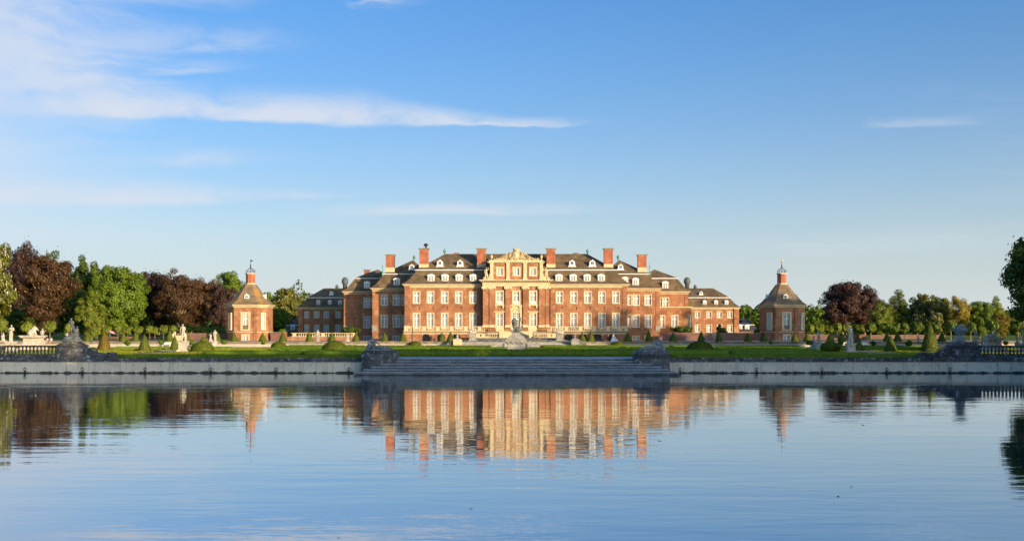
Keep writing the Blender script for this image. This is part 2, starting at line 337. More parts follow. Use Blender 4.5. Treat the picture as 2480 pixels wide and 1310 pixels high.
# ---------------------------------------------------------------- setting: pond, ground, terrace
def water_mat():
    m = bpy.data.materials.new('pond_water'); m.use_nodes = True; t = NT(m.node_tree)
    b = m.node_tree.nodes['Principled BSDF']; g = t.n('ShaderNodeNewGeometry'); pos = g.outputs['Position']
    b.inputs['Base Color'].default_value = (0.030, 0.048, 0.060, 1); b.inputs['Roughness'].default_value = 0.012
    b.inputs['IOR'].default_value = 1.333
    # breeze ripples: short crests lying across the view, patches of calmer water
    calm = t.m('ADD', t.m('MULTIPLY', t.smooth(t.noise(t.mapv(pos, (0.016, 0.04, 1)), 1.0, 4), 0.38, 0.66), 0.85), 0.35)
    r0 = t.noise(t.mapv(pos, (0.07, 0.20, 1), rot=(0, 0, 0.06)), 1.0, 2, 0.5)
    r1 = t.noise(t.mapv(pos, (0.32, 1.05, 1), rot=(0, 0, 0.10)), 1.0, 3, 0.5)
    r2 = t.noise(t.mapv(pos, (1.3, 3.4, 1), rot=(0, 0, -0.15)), 1.0, 2, 0.5)
    h = t.m('MULTIPLY', t.m('ADD', t.m('ADD', t.m('MULTIPLY', r0, 2.2), t.m('MULTIPLY', r1, 1.0)), t.m('MULTIPLY', r2, 0.20)), calm)
    bn = t.n('ShaderNodeBump'); bn.inputs['Strength'].default_value = 1.0; bn.inputs['Distance'].default_value = 0.013
    t.link(h, bn.inputs['Height']); t.link(bn.outputs[0], b.inputs['Normal'])
    gl = t.n('ShaderNodeBsdfGlossy'); gl.inputs['Roughness'].default_value = 0.012; gl.inputs[0].default_value = (0.96, 0.98, 1, 1); t.link(bn.outputs[0], gl.inputs['Normal'])
    mx = t.n('ShaderNodeMixShader'); mx.inputs[0].default_value = 0.45
    t.link(b.outputs[0], mx.inputs[1]); t.link(gl.outputs[0], mx.inputs[2]); t.link(mx.outputs[0], m.node_tree.nodes['Material Output'].inputs[0])
    MATS['water'] = m
water_mat()
QY = 137.0
POND = [(-97, QY), (-45, -8), (20, -8), (24, 10), (36, 34), (50, 62), (64, 95), (76, 125), (76, QY)]
struct('pond_water', MB().add([(x, y, 0.0) for x, y in [(-110, QY + 1), (-60, -12), (30, -12), (92, 125), (92, QY + 1)]], [(0, 1, 2, 3, 4)]), 'water')
struct('pond_bed', MB().add([(x, y, -1.6) for x, y in [(-110, QY + 1), (-60, -12), (30, -12), (92, 125), (92, QY + 1)]], [(0, 1, 2, 3, 4)]), 'earth')
g = MB(); Zg = 1.80
BIG = 3000
g.add([(x, y, Zg) for x, y in [(-BIG, QY + .3), (BIG, QY + .3), (BIG, 225.6), (-BIG, 225.6)]], [(0, 1, 2, 3)])
g.add([(x, y, Zg) for x, y in [(-BIG, -BIG), (-BIG, QY + .3), (-97, QY + .3), (-45, -8), (-45, -BIG)]], [(0, 4, 3, 2, 1)])
g.add([(x, y, Zg) for x, y in [(-45, -BIG), (-45, -8), (20, -8), (20, -BIG)]], [(0, 3, 2, 1)])
g.add([(x, y, Zg) for x, y in [(20, -BIG), *POND[2:-1], (76, QY + .3), (BIG, QY + .3), (BIG, -BIG)]], [tuple(range(9, -1, -1))])
for (a, b) in zip(POND[:-1], POND[1:]):
    g.quad((a[0], a[1], Zg), (b[0], b[1], Zg), (b[0], b[1], -1.6), (a[0], a[1], -1.6))
struct('ground', g, 'grass')
struct('terrace_ground', MB().add([(-BIG, 225.9, TERR), (BIG, 225.9, TERR), (BIG, BIG, TERR), (-BIG, BIG, TERR)], [(0, 1, 2, 3)]), 'gravel')
def sheet(name, m, rects, z):
    mb = MB()
    for x0, x1, y0, y1 in rects: mb.quad((x0, y0, z), (x1, y0, z), (x1, y1, z), (x0, y1, z))
    return struct(name, mb, m)
sheet('gravel_path', 'gravel', [(-76, 84, 165, 169.5), (-76, 84, 216, 225.5), (-61, -56, 169.5, 216), (56, 61, 169.5, 216), (-4.5, 4.5, 188, 216), (-76, -52, 176, 178)], Zg + 0.006)
sheet('landing_paving', 'stone_tread', [(-19.7, 19.7, QY - 0.2, 146)], 1.853)
sheet('terrace_lawn', 'grass', [(-400, -45, 252, 700), (70, 400, 252, 700)], TERR + 0.006)

# ---------------------------------------------------------------- quay: concrete wall, coping stones, rings
stone_cache = {}
def coping_mesh(L, d, h, over, k):
    key = (round(L, 2), d, h, over, k)
    if key not in stone_cache:
        rnd = random.Random(k + 5); j = lambda a: rnd.uniform(-a, a)
        mb = MB(); L2 = L / 2 - 0.012
        pr = [(-over, 0.0), (-over - .02, h * .25), (-over, h * .8), (-over + .05, h), (d, h), (d, 0)]
        mb.loft([[(-L2, y + j(.012), z + j(.008)) for y, z in pr], [(-L2 * .3, y + j(.015), z + j(.012)) for y, z in pr],
                 [(L2 * .4, y + j(.015), z + j(.012)) for y, z in pr], [(L2, y + j(.012), z + j(.008)) for y, z in pr]])
        stone_cache[key] = mb.mesh('coping_stone', 'stone_dark')
    return stone_cache[key]
def ring_mesh():
    mb = MB(); R0, r = 0.17, 0.035
    pts = [(R0 * math.cos(a), -0.12, R0 * math.sin(a)) for a in [2 * math.pi * i / 14 for i in range(15)]]
    mb.tube(pts, r, 6); mb.box(-.05, .05, -.14, .0, .13, .24); mb.lathe([(.02, -.42), (.11, -.36), (.13, -.25), (.02, -.18)], 0, -.10, 8)
    return mb.mesh('mooring_ring', 'iron', True)
RING = ring_mesh()
WEEP = MB().tube([(0, 0.02, 0), (0, -0.05, 0)], 0.055, 8).mesh('drain_pipe', 'iron')
def quay(label, x0, x1, rings, joints, seed):
    q = thing('quay_wall', label, 'quay wall', ((x0 + x1) / 2, QY, 0)); rnd = random.Random(seed)
    cx = (x0 + x1) / 2
    js = [x0] + joints + [x1]
    for a, b in zip(js[:-1], js[1:]):
        MB().box(a + .012, b - .012, QY, QY + .9, -1.5, 1.43).build('wall_panel', 'concrete', q, shift=(cx, QY, 0), loc=(0, rnd.uniform(-.012, .012), 0))
        k = max(1, int((b - a) / 2.9))
        for i in range(k):
            put('drain_pipe', WEEP, q, (a + (b - a) * (i + .5) / k - cx + rnd.uniform(-.5, .5), 0, 1.02))
    MB().box(x0, x1, QY + 0.06, QY + .8, 1.44, 1.90).build('wall_core', 'stone_dark', q, shift=(cx, QY, 0))
    for row, (zb, h, over, L0) in enumerate([(1.435, .26, .15, 1.9), (1.70, .255, .03, 2.1)]):
        x = x0
        while x < x1 - 0.3:
            L = min(L0 * rnd.choice([.8, 1, 1, 1.15]), x1 - x)
            if x1 - x - L < .6: L = x1 - x
            put('coping_stone', coping_mesh(L, .55, h, over, rnd.randrange(3)), q, (x + L / 2 - cx, 0, zb), 0)
            x += L
    for rx in rings: put('mooring_ring', RING, q, (rx - cx, 0, .50))
    return q
quay('pale concrete quay wall with dark coping left of the wide steps', -76.0, gx(878, QY), [gx(p, QY) for p in (61, 200, 352, 511, 669, 845)],
     [gx(p, QY) for p in (132, 198, 352, 785)], 3)
quay('pale concrete quay wall with dark coping right of the wide steps', gx(1618, QY), 76.0, [gx(p, QY) for p in (1647, 1832, 1990, 2147, 2300)],
     [gx(p, QY) for p in (2000, 2306, 2376)], 4)

# ---------------------------------------------------------------- water stairs: each step laid from long slabs
st = thing('water_stairs', 'broad grey stone steps descending into the water between two reclining statues', 'stairs', (0, QY, 0))
rnd = random.Random(11)
NST = 6
edges = [15.55, 16.35, 17.1, 18.0, 18.8, 19.85]
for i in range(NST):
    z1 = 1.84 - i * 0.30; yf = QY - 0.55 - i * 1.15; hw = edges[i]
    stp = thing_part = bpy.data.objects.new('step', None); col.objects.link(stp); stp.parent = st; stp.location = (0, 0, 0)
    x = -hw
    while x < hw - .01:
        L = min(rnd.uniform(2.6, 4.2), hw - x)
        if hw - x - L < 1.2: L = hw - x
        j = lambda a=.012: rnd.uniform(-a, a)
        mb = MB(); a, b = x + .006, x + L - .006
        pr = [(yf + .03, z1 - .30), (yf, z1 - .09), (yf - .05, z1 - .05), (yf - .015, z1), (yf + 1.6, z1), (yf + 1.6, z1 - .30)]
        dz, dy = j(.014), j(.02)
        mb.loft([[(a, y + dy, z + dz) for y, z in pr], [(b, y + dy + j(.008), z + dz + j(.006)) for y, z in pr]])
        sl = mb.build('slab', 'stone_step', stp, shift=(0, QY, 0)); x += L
        sl.data.materials.append(MATS['stone_tread'])               # pale treads: skylight on upward faces painted in, plus foot wear; dark weathered risers
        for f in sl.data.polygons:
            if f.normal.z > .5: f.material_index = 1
MB().box(-19.6, 19.6, QY - 6.0, QY + .8, -1.5, .30).build('foundation', 'stone_step', st, shift=(0, QY, 0))
# ---------------------------------------------------------------- palace
def wall_grid(mb, x0, x1, z0, z1, rects, y, ret=0.0):
    """wall face at depth y with real rectangular openings; ret = depth of the reveals"""
    rects = [r for r in rects if r[1] > x0 and r[0] < x1]
    rects = [(max(r[0], x0), min(r[1], x1), max(r[2], z0), min(r[3], z1)) for r in rects]
    xs = sorted({x0, x1, *[v for r in rects for v in r[:2]]}); zs = sorted({z0, z1, *[v for r in rects for v in r[2:]]})
    for a, b in zip(xs[:-1], xs[1:]):
        for c, d in zip(zs[:-1], zs[1:]):
            mx, mz = (a + b) / 2, (c + d) / 2
            if any(r[0] < mx < r[1] and r[2] < mz < r[3] for r in rects): continue
            mb.quad((a, y, c), (b, y, c), (b, y, d), (a, y, d))
    if ret:
        for a, b, c, d in rects:
            mb.quad((a, y, c), (a, y + ret, c), (a, y + ret, d), (a, y, d)); mb.quad((b, y, c), (b, y + ret, c), (b, y + ret, d), (b, y, d))
            mb.quad((a, y, d), (a, y + ret, d), (b, y + ret, d), (b, y, d)); mb.quad((a, y, c), (a, y + ret, c), (b, y + ret, c), (b, y, c))
def closed_wall(mb, x0, x1, y0, y1, z0, z1, rects):
    wall_grid(mb, x0, x1, z0, z1, rects, y0, 0.42)
    mb.quad((x0, y0, z0), (x0, y1, z0), (x0, y1, z1), (x0, y0, z1)); mb.quad((x1, y0, z0), (x1, y1, z0), (x1, y1, z1), (x1, y0, z1))
    mb.quad((x0, y1, z0), (x1, y1, z0), (x1, y1, z1), (x0, y1, z1)); mb.quad((x0, y0, z1), (x1, y0, z1), (x1, y1, z1), (x0, y1, z1))
wcache = {}
def window_meshes(w, h, sur, style):
    """w,h: clear opening. surround = stone architrave, frame = white casements with glazing bars, pane = glass"""
    key = (round(w, 2), round(h, 2), sur, style)
    if key in wcache: return wcache[key]
    s = MB(); p = .07; d = .30
    if sur:
        s.box(-w/2 - sur, -w/2, -p, d, -sur * .8, h + sur); s.box(w/2, w/2 + sur, -p, d, -sur * .8, h + sur)
        s.box(-w/2, w/2, -p + .004, d, h, h + sur - .004); s.box(-w/2, w/2, -p - .10, d, -sur * .8 + .004, 0)
        if style in ('hood', 'door'):
            s.box(-w/2 - sur - .25, w/2 + sur + .25, -p - .28, .1, h + sur + .0, h + sur + .22)
            s.box(-w/2 - sur * .7, w/2 + sur * .7, -p - .08, .1, h + sur - .003, h + sur + .003)
        if style == 'sill':
            s.box(-w/2 - sur - .15, w/2 + sur + .15, -p - .30, .1, -sur * .8 - .22, -sur * .8)
            for q in (-1, 1):
                s.box(q * (w/2 + sur * .5) - .16, q * (w/2 + sur * .5) + .16, -p - .24, .05, -sur * .8 - .75, -sur * .8 - .221)
    else: s.box(-w/2, -w/2 + .01, 0, .02, 0, .01)
    f = MB(); y0, y1 = .16, .25; fr = .15 * min(1, w / 1.3); mull = .24 * min(1, w / 1.3)
    f.box(-w/2, -w/2 + fr, y0, y1, 0, h); f.box(w/2 - fr, w/2, y0, y1, 0, h)
    f.box(-w/2 + fr, w/2 - fr, y0, y1, 0, fr); f.box(-w/2 + fr, w/2 - fr, y0, y1, h - fr, h)
    f.box(-mull/2, mull/2, y0 - .02, y1, fr, h - fr)
    tr = None
    if h / w > 1.55:
        tr = h * .68; f.box(-w/2 + fr, w/2 - fr, y0 - .03, y1 - .003, tr - .10, tr + .10)
    rows = max(2, round((h - 2 * fr) / .42)); bar = .075 if w > 1 else .05
    for i in range(1, rows):
        z = fr + (h - 2 * fr) * i / rows
        if tr and abs(z - tr) < .16: continue
        for q in (-1, 1):
            a, b = sorted((q * mull / 2, q * (w/2 - fr))); f.box(a, b, y0 + .03, y1 - .006, z - bar/2, z + bar/2)
    for q in (-1, 1):
        x = q * (mull / 2 + w/2 - fr) / 2; f.box(x - bar/2, x + bar/2, y0 + .032, y1 - .008, fr, h - fr)
    g = MB(); g.box(-w/2 + .01, w/2 - .01, y1 + .01, y1 + .04, .01, h - .01)
    r = (s.mesh('window', 'stone_cream'), f.mesh('frame', 'white_paint'), g.mesh('pane', 'glass'))
    wcache[key] = r; return r
def window(root, x, y, z, w, h, sur=.22, style='plain', rz=0.0):
    """x,y,z: middle of the sill line in scene coordinates"""
    o = root_loc(root); a, b, c = window_meshes(w, h, sur, style)
    win = put('window', a, root, (x - o[0], y - o[1], z - o[2]), rz)
    put('frame', b, win); put('pane', c, win); return win
def bands(root, x0, x1, y, spec, name='cornice', m='stone_cream', y_back=None, ends=True):
    """horizontal mouldings: list of (z0, z1, projection)"""
    mb = MB(); yb = y + .5 if y_back is None else y_back
    for z0, z1, p in spec: mb.box(x0 - (p if ends else 0), x1 + (p if ends else 0), y - p, yb + (p if y_back is not None else 0), z0, z1)
    return mb.build(name, m, root)
def roof_rings(x0, x1, y0, y1, prof): return [[(x0 + a, y0 + b, z), (x1 - a, y0 + b, z), (x1 - a, y1 - b, z), (x0 + a, y1 - b, z)] for a, b, z in prof]
def dormer_mesh(w, h, dep, kind):
    key = ('dormer', w, h, dep, kind)
    if key in wcache: return wcache[key]
    b = MB(); f = MB(); g = MB()
    n = 9
    if kind == 'segment':
        arc = [(-w/2 * 1.10, h * .80)] + [(w/2 * 1.10 * -math.cos(math.pi * i / n), h * .80 + h * .20 * math.sin(math.pi * i / n)) for i in range(1, n)] + [(w/2 * 1.10, h * .80)]
        b.extr([(-w/2 * 1.12, 0), (w/2 * 1.12, 0), (w/2, h * .25), (w/2, h * .78), (-w/2, h * .78), (-w/2, h * .25)], 0, dep)
        b.extr([(-w/2 * 1.10, h * .74)] + arc + [(w/2 * 1.10, h * .74)], -.14, dep)
        b.box(-w/2 * 1.2, w/2 * 1.2, -.18, .3, -.12, .02)
        ow, z0, z1 = w * .56, h * .10, h * .76
        g.box(-ow/2, ow/2, -.03, -.015, z0, z1)
        for x in (-ow/2, -ow/6, ow/6, ow/2): f.box(x - .035, x + .035, -.08, -.031, z0, z1)
        for i in range(5):
            z = z0 + (z1 - z0) * i / 4; f.box(-ow/2, ow/2, -.078, -.033, z - .03, z + .03)
        f.box(-.06, .06, -.085, -.035, z0, z1)
    elif kind == 'gable':
        b.extr([(-w/2, 0), (w/2, 0), (w/2, h * .62), (0, h * .70), (-w/2, h * .62)], 0, dep)
        b.extr([(-w/2 * 1.25, h * .62), (w/2 * 1.25, h * .62), (w/2 * .6, h * .92), (0, h), (-w/2 * .6, h * .92)], -.12, dep)
        ow, z0, z1 = w * .6, h * .10, h * .58
        g.box(-ow/2, ow/2, -.03, -.015, z0, z1)
        for x in (-ow/2, 0, ow/2): f.box(x - .05, x + .05, -.08, -.031, z0, z1)
        for z in (z0, (z0 + z1) / 2, z1): f.box(-ow/2, ow/2, -.078, -.033, z - .04, z + .04)
    else:                                                   # bull's eye
        out = [(-w/2 * 1.15, 0), (w/2 * 1.15, 0), (w/2 * .9, h * .3), (w/2 * .9, h * .6)] + [(w/2 * .9 * math.cos(a), h * .6 + h * .32 * math.sin(a)) for a in [math.pi * i / 8 for i in range(1, 8)]] + [(-w/2 * .9, h * .6), (-w/2 * .9, h * .3)]
        b.extr(out, 0, dep); b.box(-w/2 * 1.3, w/2 * 1.3, -.1, .2, -.08, .04)
        b.ball((0, -.02, h * .96), (.12 * w, .12, .10 * h), 8, 5)
        g.extr([(w * .24 * math.cos(a), h * .52 + w * .26 * math.sin(a)) for a in [2 * math.pi * i / 14 for i in range(14)]], -.04, -.015)
        f.tube([(w * .26 * math.cos(a), -.05, h * .52 + w * .28 * math.sin(a)) for a in [2 * math.pi * i / 16 for i in range(17)]], .05, 5)
        f.box(-.03, .03, -.07, -.041, h * .52 - w * .24, h * .52 + w * .24)
    r = (b.mesh('dormer', 'white_paint'), f.mesh('frame', 'white_paint'), g.mesh('pane', 'glass')); wcache[key] = r; return r
def dormer(root, x, y, z, w, h, dep, kind, rz=0.0):
    o = root_loc(root); a, b, c = dormer_mesh(w, h, dep, kind)
    d = put('dormer', a, root, (x - o[0], y - o[1], z - o[2]), rz); put('frame', b, d); put('pane', c, d); return d
def chimney(root, x, y, z0, zs, z1, w, d=1.5):
    s = MB()
    s.box(x - w/2 - .06, x + w/2 + .06, y - d/2 - .06, y + d/2 + .06, z0, zs)
    for zz in (z0 + (zs - z0) * .5,): s.box(x - w/2 - .075, x + w/2 + .075, y - d/2 - .075, y + d/2 + .075, zz - .03, zz + .03)
    p = s.build('chimney', 'stone_cream', root)
    b = MB(); b.box(x - w/2, x + w/2, y - d/2, y + d/2, zs, z1 - .35)
    for q in (-1, 1): b.box(x + q * w * .42 - w * .08 + (.0), x + q * w * .42 + w * .08, y - d/2 - .07, y - d/2 - .001, zs + .002, z1 - .352)
    b.box(x - w * .34, x + w * .34, y - d/2 - .069, y - d/2 - .001, z1 - .85, z1 - .353); b.box(x - w * .34, x + w * .34, y - d/2 - .069, y - d/2 - .001, zs + .003, zs + .4)
    b.build('stack', 'brick_red', p)
    c = MB(); c.box(x - w/2 - .10, x + w/2 + .10, y - d/2 - .10, y + d/2 + .10, z1 - .35, z1 - .18); c.box(x - w/2 - .20, x + w/2 + .20, y - d/2 - .20, y + d/2 + .20, z1 - .18, z1)
    c.build('cap', 'stone_brown', p)
    return p
def urn_prof(h, r): return [(r*.5, 0), (r*.55, h*.06), (r*.22, h*.12), (r*.25, h*.2), (r*.75, h*.34), (r, h*.55), (r*.85, h*.66), (r*.95, h*.70), (r*.6, h*.78), (r*.2, h*.9), (r*.12, h*1.0)]
def finial(root, x, y, z, h, r, m='copper', name='roof_finial'):
    return MB().lathe(urn_prof(h, r), 0, 0, 10).build(name, m, root, shift=(0, 0, 0), loc=tuple(a - b for a, b in zip((x, y, z), root_loc(root))), smooth=True)

YA, YC, YB, YD, YE = 247.0, 245.2, 254.0, 262.0, 280.0
pal = thing('palace', 'red brick baroque palace with sandstone centre, mansard roofs and tall chimneys', 'palace', (0, YA, TERR), world=True)
sA = YA / FOC
def Z(py, Y): return gz(py, Y)
# --- main block
XB = 270 * sA
EA = Z(690, YA)
offA = [105, 139.4, 173.3, 207.5, 241.3]
wsA = []
for s in (-1, 1):
    for o in offA:
        for (pt, pb) in ((707, 734), (759, 795)): wsA.append((s * o * sA, Z(pb, YA), 1.33, Z(pt, YA) - Z(pb, YA)))
rects = [(x - w/2, x + w/2, z, z + h) for x, z, w, h in wsA]
panels = [(s * o * sA - .72, s * o * sA + .72, Z(750, YA), Z(742.5, YA)) for s in (-1, 1) for o in offA]
mb = MB(); closed_wall(mb, -XB, XB, YA, YA + 17, TERR, EA, rects + panels)
for a, b, c, d in panels: mb.quad((a, YA + .18, c), (b, YA + .18, c), (b, YA + .18, d), (a, YA + .18, d))
mb.build('wall', 'brick', pal)
for x, z, w, h in wsA: window(pal, x, YA, z, w, h)
for s in (-1, 1):                                           # brick corner pilasters
    x0 = s * XB; MB().box(min(x0, x0 - s * 1.2), max(x0, x0 - s * 1.2), YA - .12, YA + .002, Z(800, YA), EA - .3).build('pilaster', 'brick', pal)
    MB().box(min(x0, x0 - s * 1.3) - .05, max(x0, x0 - s * 1.3) + .05, YA - .2, YA + .004, Z(792, YA) - .4, Z(789, YA)).build('pilaster_base', 'stone_cream', pal)
bands(pal, -XB, XB, YA, [(EA - .62, EA - .42, .10), (EA - .40, EA - .16, .06), (EA - .16, EA + .04, .34), (EA + .04, EA + .22, .55)], y_back=YA + 17)
BA = Z(655, YA + 2.4); RA = Z(615, YA + 8.3)
roof = MB().loft(roof_rings(-XB, XB, YA, YA + 17, [(-.62, -.62, EA + .20), (-.1, -.1, EA + .48), (.75, .7, EA + 1.15), (1.55, 1.45, EA + 2.1), (2.2, 2.05, EA + 2.95), (2.5, 2.4, BA), (2.55, 2.45, BA + .25), (8.75, 8.3, RA)]))
roof.build('roof', 'roof_tile', pal)
MB().box(-XB + 2.2, XB - 2.2, YA + 2.1, YA + 14.9, BA - .02, BA + .20).build('roof_trim', 'white_paint', pal)
for s in (-1, 1):
    for o in (104, 138.5, 172.5, 206.5): dormer(pal, s * o * sA, YA + .45, Z(686.5, YA), 1.55, 2.2, 2.2, 'segment')
    for o in (135.5, 184.5): dormer(pal, s * o * (YA + 3.6) / FOC, YA + 3.4, Z(645.5, YA + 3.4), 1.5, 1.55, 2.6, 'eye')
    chimney(pal, s * 223 * (YA + 4) / FOC, YA + 4, Z(652, YA + 4), Z(640, YA + 4), Z(601.5, YA + 4), 2.05)
    chimney(pal, s * 84 * (YA + 4) / FOC, YA + 4, Z(652, YA + 4), Z(640, YA + 4), Z(601.5, YA + 4), 2.0)
    finial(pal, s * 173 * (YA + 8.3) / FOC, YA + 8.3, RA - .1, 1.35, .36)
    MB().box(s * 145 * .098 - .6, s * 145 * .098 + .6, YA + 8.0, YA + 8.9, RA - .3, RA + .25).build('ridge_stack', 'brick_old', pal)
MB().lathe([(.22, 0), (.2, .5), (.55, .55), (.5, .9), (.2, 1.15)], 0, 0, 10).build('chimney_cowl', 'iron', pal, shift=(0, 0, 0), loc=(-223 * .0966 + .45, 4, Z(601.5, YA + 4) - TERR))

# --- sandstone centre with giant pilasters
sC = YC / FOC; XC = 80.5 * sC
ENT0, ENT1 = Z(693.6, YC), Z(678, YC)
cw = []
for o in (-40, 0, 41):
    cw.append((o * sC, Z(735.5, YC), 1.35, Z(706, YC) - Z(735.5, YC), 'sill'))
for o in (-40, 41): cw.append((o * sC, Z(795, YC), 1.35, Z(759, YC) - Z(795, YC), 'hood'))
DW, DZ0, DZ1 = 1.75, Z(802, YC), Z(759, YC)
rects = [(x - w/2, x + w/2, z, z + h) for x, z, w, h, _ in cw] + [(-DW/2, DW/2, DZ0, DZ1)]
pn = [(o * sC - .75, o * sC + .75, Z(750, YC), Z(743, YC)) for o in (-40, 41)]
mb = MB(); closed_wall(mb, -XC, XC, YC, YA + 1, TERR, ENT1, rects + pn)
for a, b, c, d in pn: mb.quad((a, YC + .1, c), (b, YC + .1, c), (b, YC + .1, d), (a, YC + .1, d))
mb.build('centre_wall', 'brick', pal)
for x, z, w, h, sty in cw:
    wn = window(pal, x, YC, z, w, h, .28, sty)
    if sty == 'sill': MB().box(-w/2 + .02, w/2 - .02, .02, .12, .02, .62).build('sill_panel', 'white_paint', wn, shift=(0, 0, 0))
pil = [(-80.3, -66.5), (-64.8, -52), (-26, -13.3), (16.5, 29), (55, 69.7), (71, 80.3)]
for a, b in pil:
    x0, x1 = a * sC, b * sC; xm = (x0 + x1) / 2
    pz = Z(789, YC)
    p = MB().box(x0, x1, YC - .34, YC + .002, pz, Z(699.5, YC)).build('pilaster', 'brick', pal)
    MB().box(x0 - .14, x1 + .14, YC - .46, YC + .004, Z(793, YC), pz).box(x0 - .06, x1 + .06, YC - .40, YC + .003, pz, pz + .22).build('base', 'stone_cream', p)
    cap = MB(); zc = Z(699.5, YC)
    cap.box(x0 - .04, x1 + .04, YC - .40, YC + .003, zc, zc + .30); cap.box(x0 - .14, x1 + .14, YC - .46, YC + .003, zc + .30, ENT0)
    for q in (x0 - .06, x1 + .06):
        cap.lathe([(.02, 0), (.26, .02), (.26, .26), (.02, .28)], 0, 0, 10)
        n0 = len(cap.v) - 40
        for i in range(n0, len(cap.v)): vx, vy, vz = cap.v[i]; cap.v[i] = (q + vx, YC - .42 - vz * .6 + .06, zc + .20 + vy)
    cap.build('capital', 'stone_cream', p)
# door with arched head
dr = MB(); w2 = DW / 2
dr.box(-w2 - .42, -w2, YC - .14, YC + .3, DZ0, Z(741, YC)); dr.box(w2, w2 + .42, YC - .14, YC + .3, DZ0, Z(741, YC))
dr.box(-w2, w2, YC - .02, YC + .3, DZ1, Z(741, YC)); dr.box(-w2 - .6, w2 + .6, YC - .42, YC + .1, Z(741, YC), Z(739, YC))
dr.tube([(w2 * math.cos(a), YC - .07, DZ1 + .12 + w2 * math.sin(a)) for a in [math.pi * i / 14 for i in range(15)]], .11, 6)
d0 = dr.build('door_surround', 'stone_cream', pal)
d = MB()
for q in (-1, 1):
    a, b = sorted((q * .03, q * w2)); d.box(a, b, YC + .14, YC + .22, DZ0, DZ0 + 1.0)
    for x in (q * .07, q * (w2 - .07), q * w2 / 2): d.box(x - .06, x + .06, YC + .139, YC + .223, DZ0 + 1.0, DZ1)
for i in range(6): z = DZ0 + 1.0 + (DZ1 - DZ0 - 1.0) * (i + .5) / 6 - .1; d.box(-w2, w2, YC + .141, YC + .221, z - .05, z + .05)
d.box(-w2, w2, YC + .12, YC + .225, DZ0 + 2.6, DZ0 + 2.85)
do = d.build('door', 'white_paint', d0); MB().box(-w2, w2, YC + .24, YC + .27, DZ0, DZ1).build('door_glass', 'glass', d0)
# entablature with dentils
bands(pal, -XC - .05, XC + .05, YC - .36, [(ENT0, ENT0 + .42, .02), (ENT0 + .42, ENT0 + .50, .10), (ENT0 + .50, ENT0 + .80, .03), (ENT0 + .80, ENT0 + .88, .14), (ENT1 - .20, ENT1 + .02, .80)], 'entablature', y_back=YC + .6)
for i in range(33):
    x = -XC - .3 + (2 * XC + .6) * i / 32
    MB().box(x - .10, x + .10, YC - .90, YC - .38, ENT0 + .97, ENT1 - .203).build('dentil', 'stone_cream', pal)
bands(pal, -XC - .02, XC + .02, YC - .30, [(ENT0 + .881, ENT1 - .202, .0)], 'dentil_bed', y_back=YC + .5)
# attic storey
XT = 64 * sC; AT1 = Z(636, YC); ya = YC + .1
aw = [(o * sC, Z(666.5, YC), 1.15, Z(649.5, YC) - Z(666.5, YC)) for o in (-39, 1, 41)]
mb = MB(); closed_wall(mb, -XT, XT, ya, YA + 3.4, ENT1 + .02, AT1, [(x - w/2, x + w/2, z, z + h) for x, z, w, h in aw]); mb.build('attic_wall', 'brick', pal)
for x, z, w, h in aw: window(pal, x, ya, z, w, h, .36, 'plain')
for a, b in ((-63, -55), (-23.6, -15.6), (17.6, 26), (57, 65)):
    p = MB().box(a * sC, b * sC, ya - .26, ya + .002, ENT1 + .02, AT1 - .25).build('attic_pilaster', 'stone_cream', pal)
    MB().box(a * sC - .08, b * sC + .08, ya - .34, ya + .003, AT1 - .25, AT1 - .05).box(a * sC - .08, b * sC + .08, ya - .34, ya + .003, ENT1 + .021, ENT1 + .40).build('trim', 'stone_cream', p)
bands(pal, -XT, XT, ya - .02, [(AT1 - .05, AT1 + .10, .34), (AT1 + .10, AT1 + .24, .56), (AT1 + .24, AT1 + .55, .16)], 'attic_cornice', y_back=YA + 3.4)
MB().loft(roof_rings(-XT, XT, ya, YA + 8.5, [(-.1, .3, AT1 + .5), (5.5, 1.0, AT1 + 1.6)])).build('attic_roof', 'roof_tile', pal)
for o in (-60, 61): finial(pal, o * sC, ya + .1, AT1 + .5, 1.5, .34, 'stone_carved', 'vase')
# carved pediment: bell outline, shield, crown, trophies
PB = AT1 + .52; PH = Z(604, YC) - PB
out = []
for i in range(25):
    u = -1 + 2 * i / 24; hh = (.16 + .84 * (math.cos(u * math.pi) * .5 + .5) ** 1.15) * PH * .88
    out.append((u * 55 * sC, PB + hh))
MB().extr([(-55 * sC, PB)] + out + [(55 * sC, PB)], ya + .12, ya + .5).build('pediment', 'stone_carved', pal)
rnd = random.Random(5); orn = MB()
for k in range(150):
    u = rnd.uniform(-1, 1); top = (.16 + .84 * (math.cos(u * math.pi) * .5 + .5) ** 1.15) * PH * .9; v = rnd.uniform(.04, 1.0)
    x, z = u * 54 * sC, PB + top * v; a = rnd.uniform(0, 3.14); L = rnd.uniform(.2, .55); r = rnd.uniform(.07, .16)
    if abs(x) < .75 and .9 < z - PB < 2.7: continue
    p0 = Vector((x - math.cos(a) * L / 2, ya + .06 - rnd.uniform(0, .1), z - math.sin(a) * L / 2)); p1 = Vector((x + math.cos(a) * L / 2, ya - .02, z + math.sin(a) * L / 2)); pm = (p0 + p1) / 2 + Vector((-math.sin(a) * L * .25, -.14, math.cos(a) * L * .25))
    orn.tube([p0, pm, p1], [r * .6, r, r * .4], 5)
orn.build('trophy_relief', 'stone_carved', pal, smooth=True)
MB().ball((0, ya, PB + PH * .50), (.62, .30, .92), 16, 9).build('shield', 'stone_cream', pal, smooth=True)
MB().tube([(.72 * math.cos(a), ya - .06, PB + PH * .50 + 1.02 * math.sin(a)) for a in [2 * math.pi * i / 20 for i in range(21)]], .12, 6).build('shield_border', 'stone_carved', pal, smooth=True)
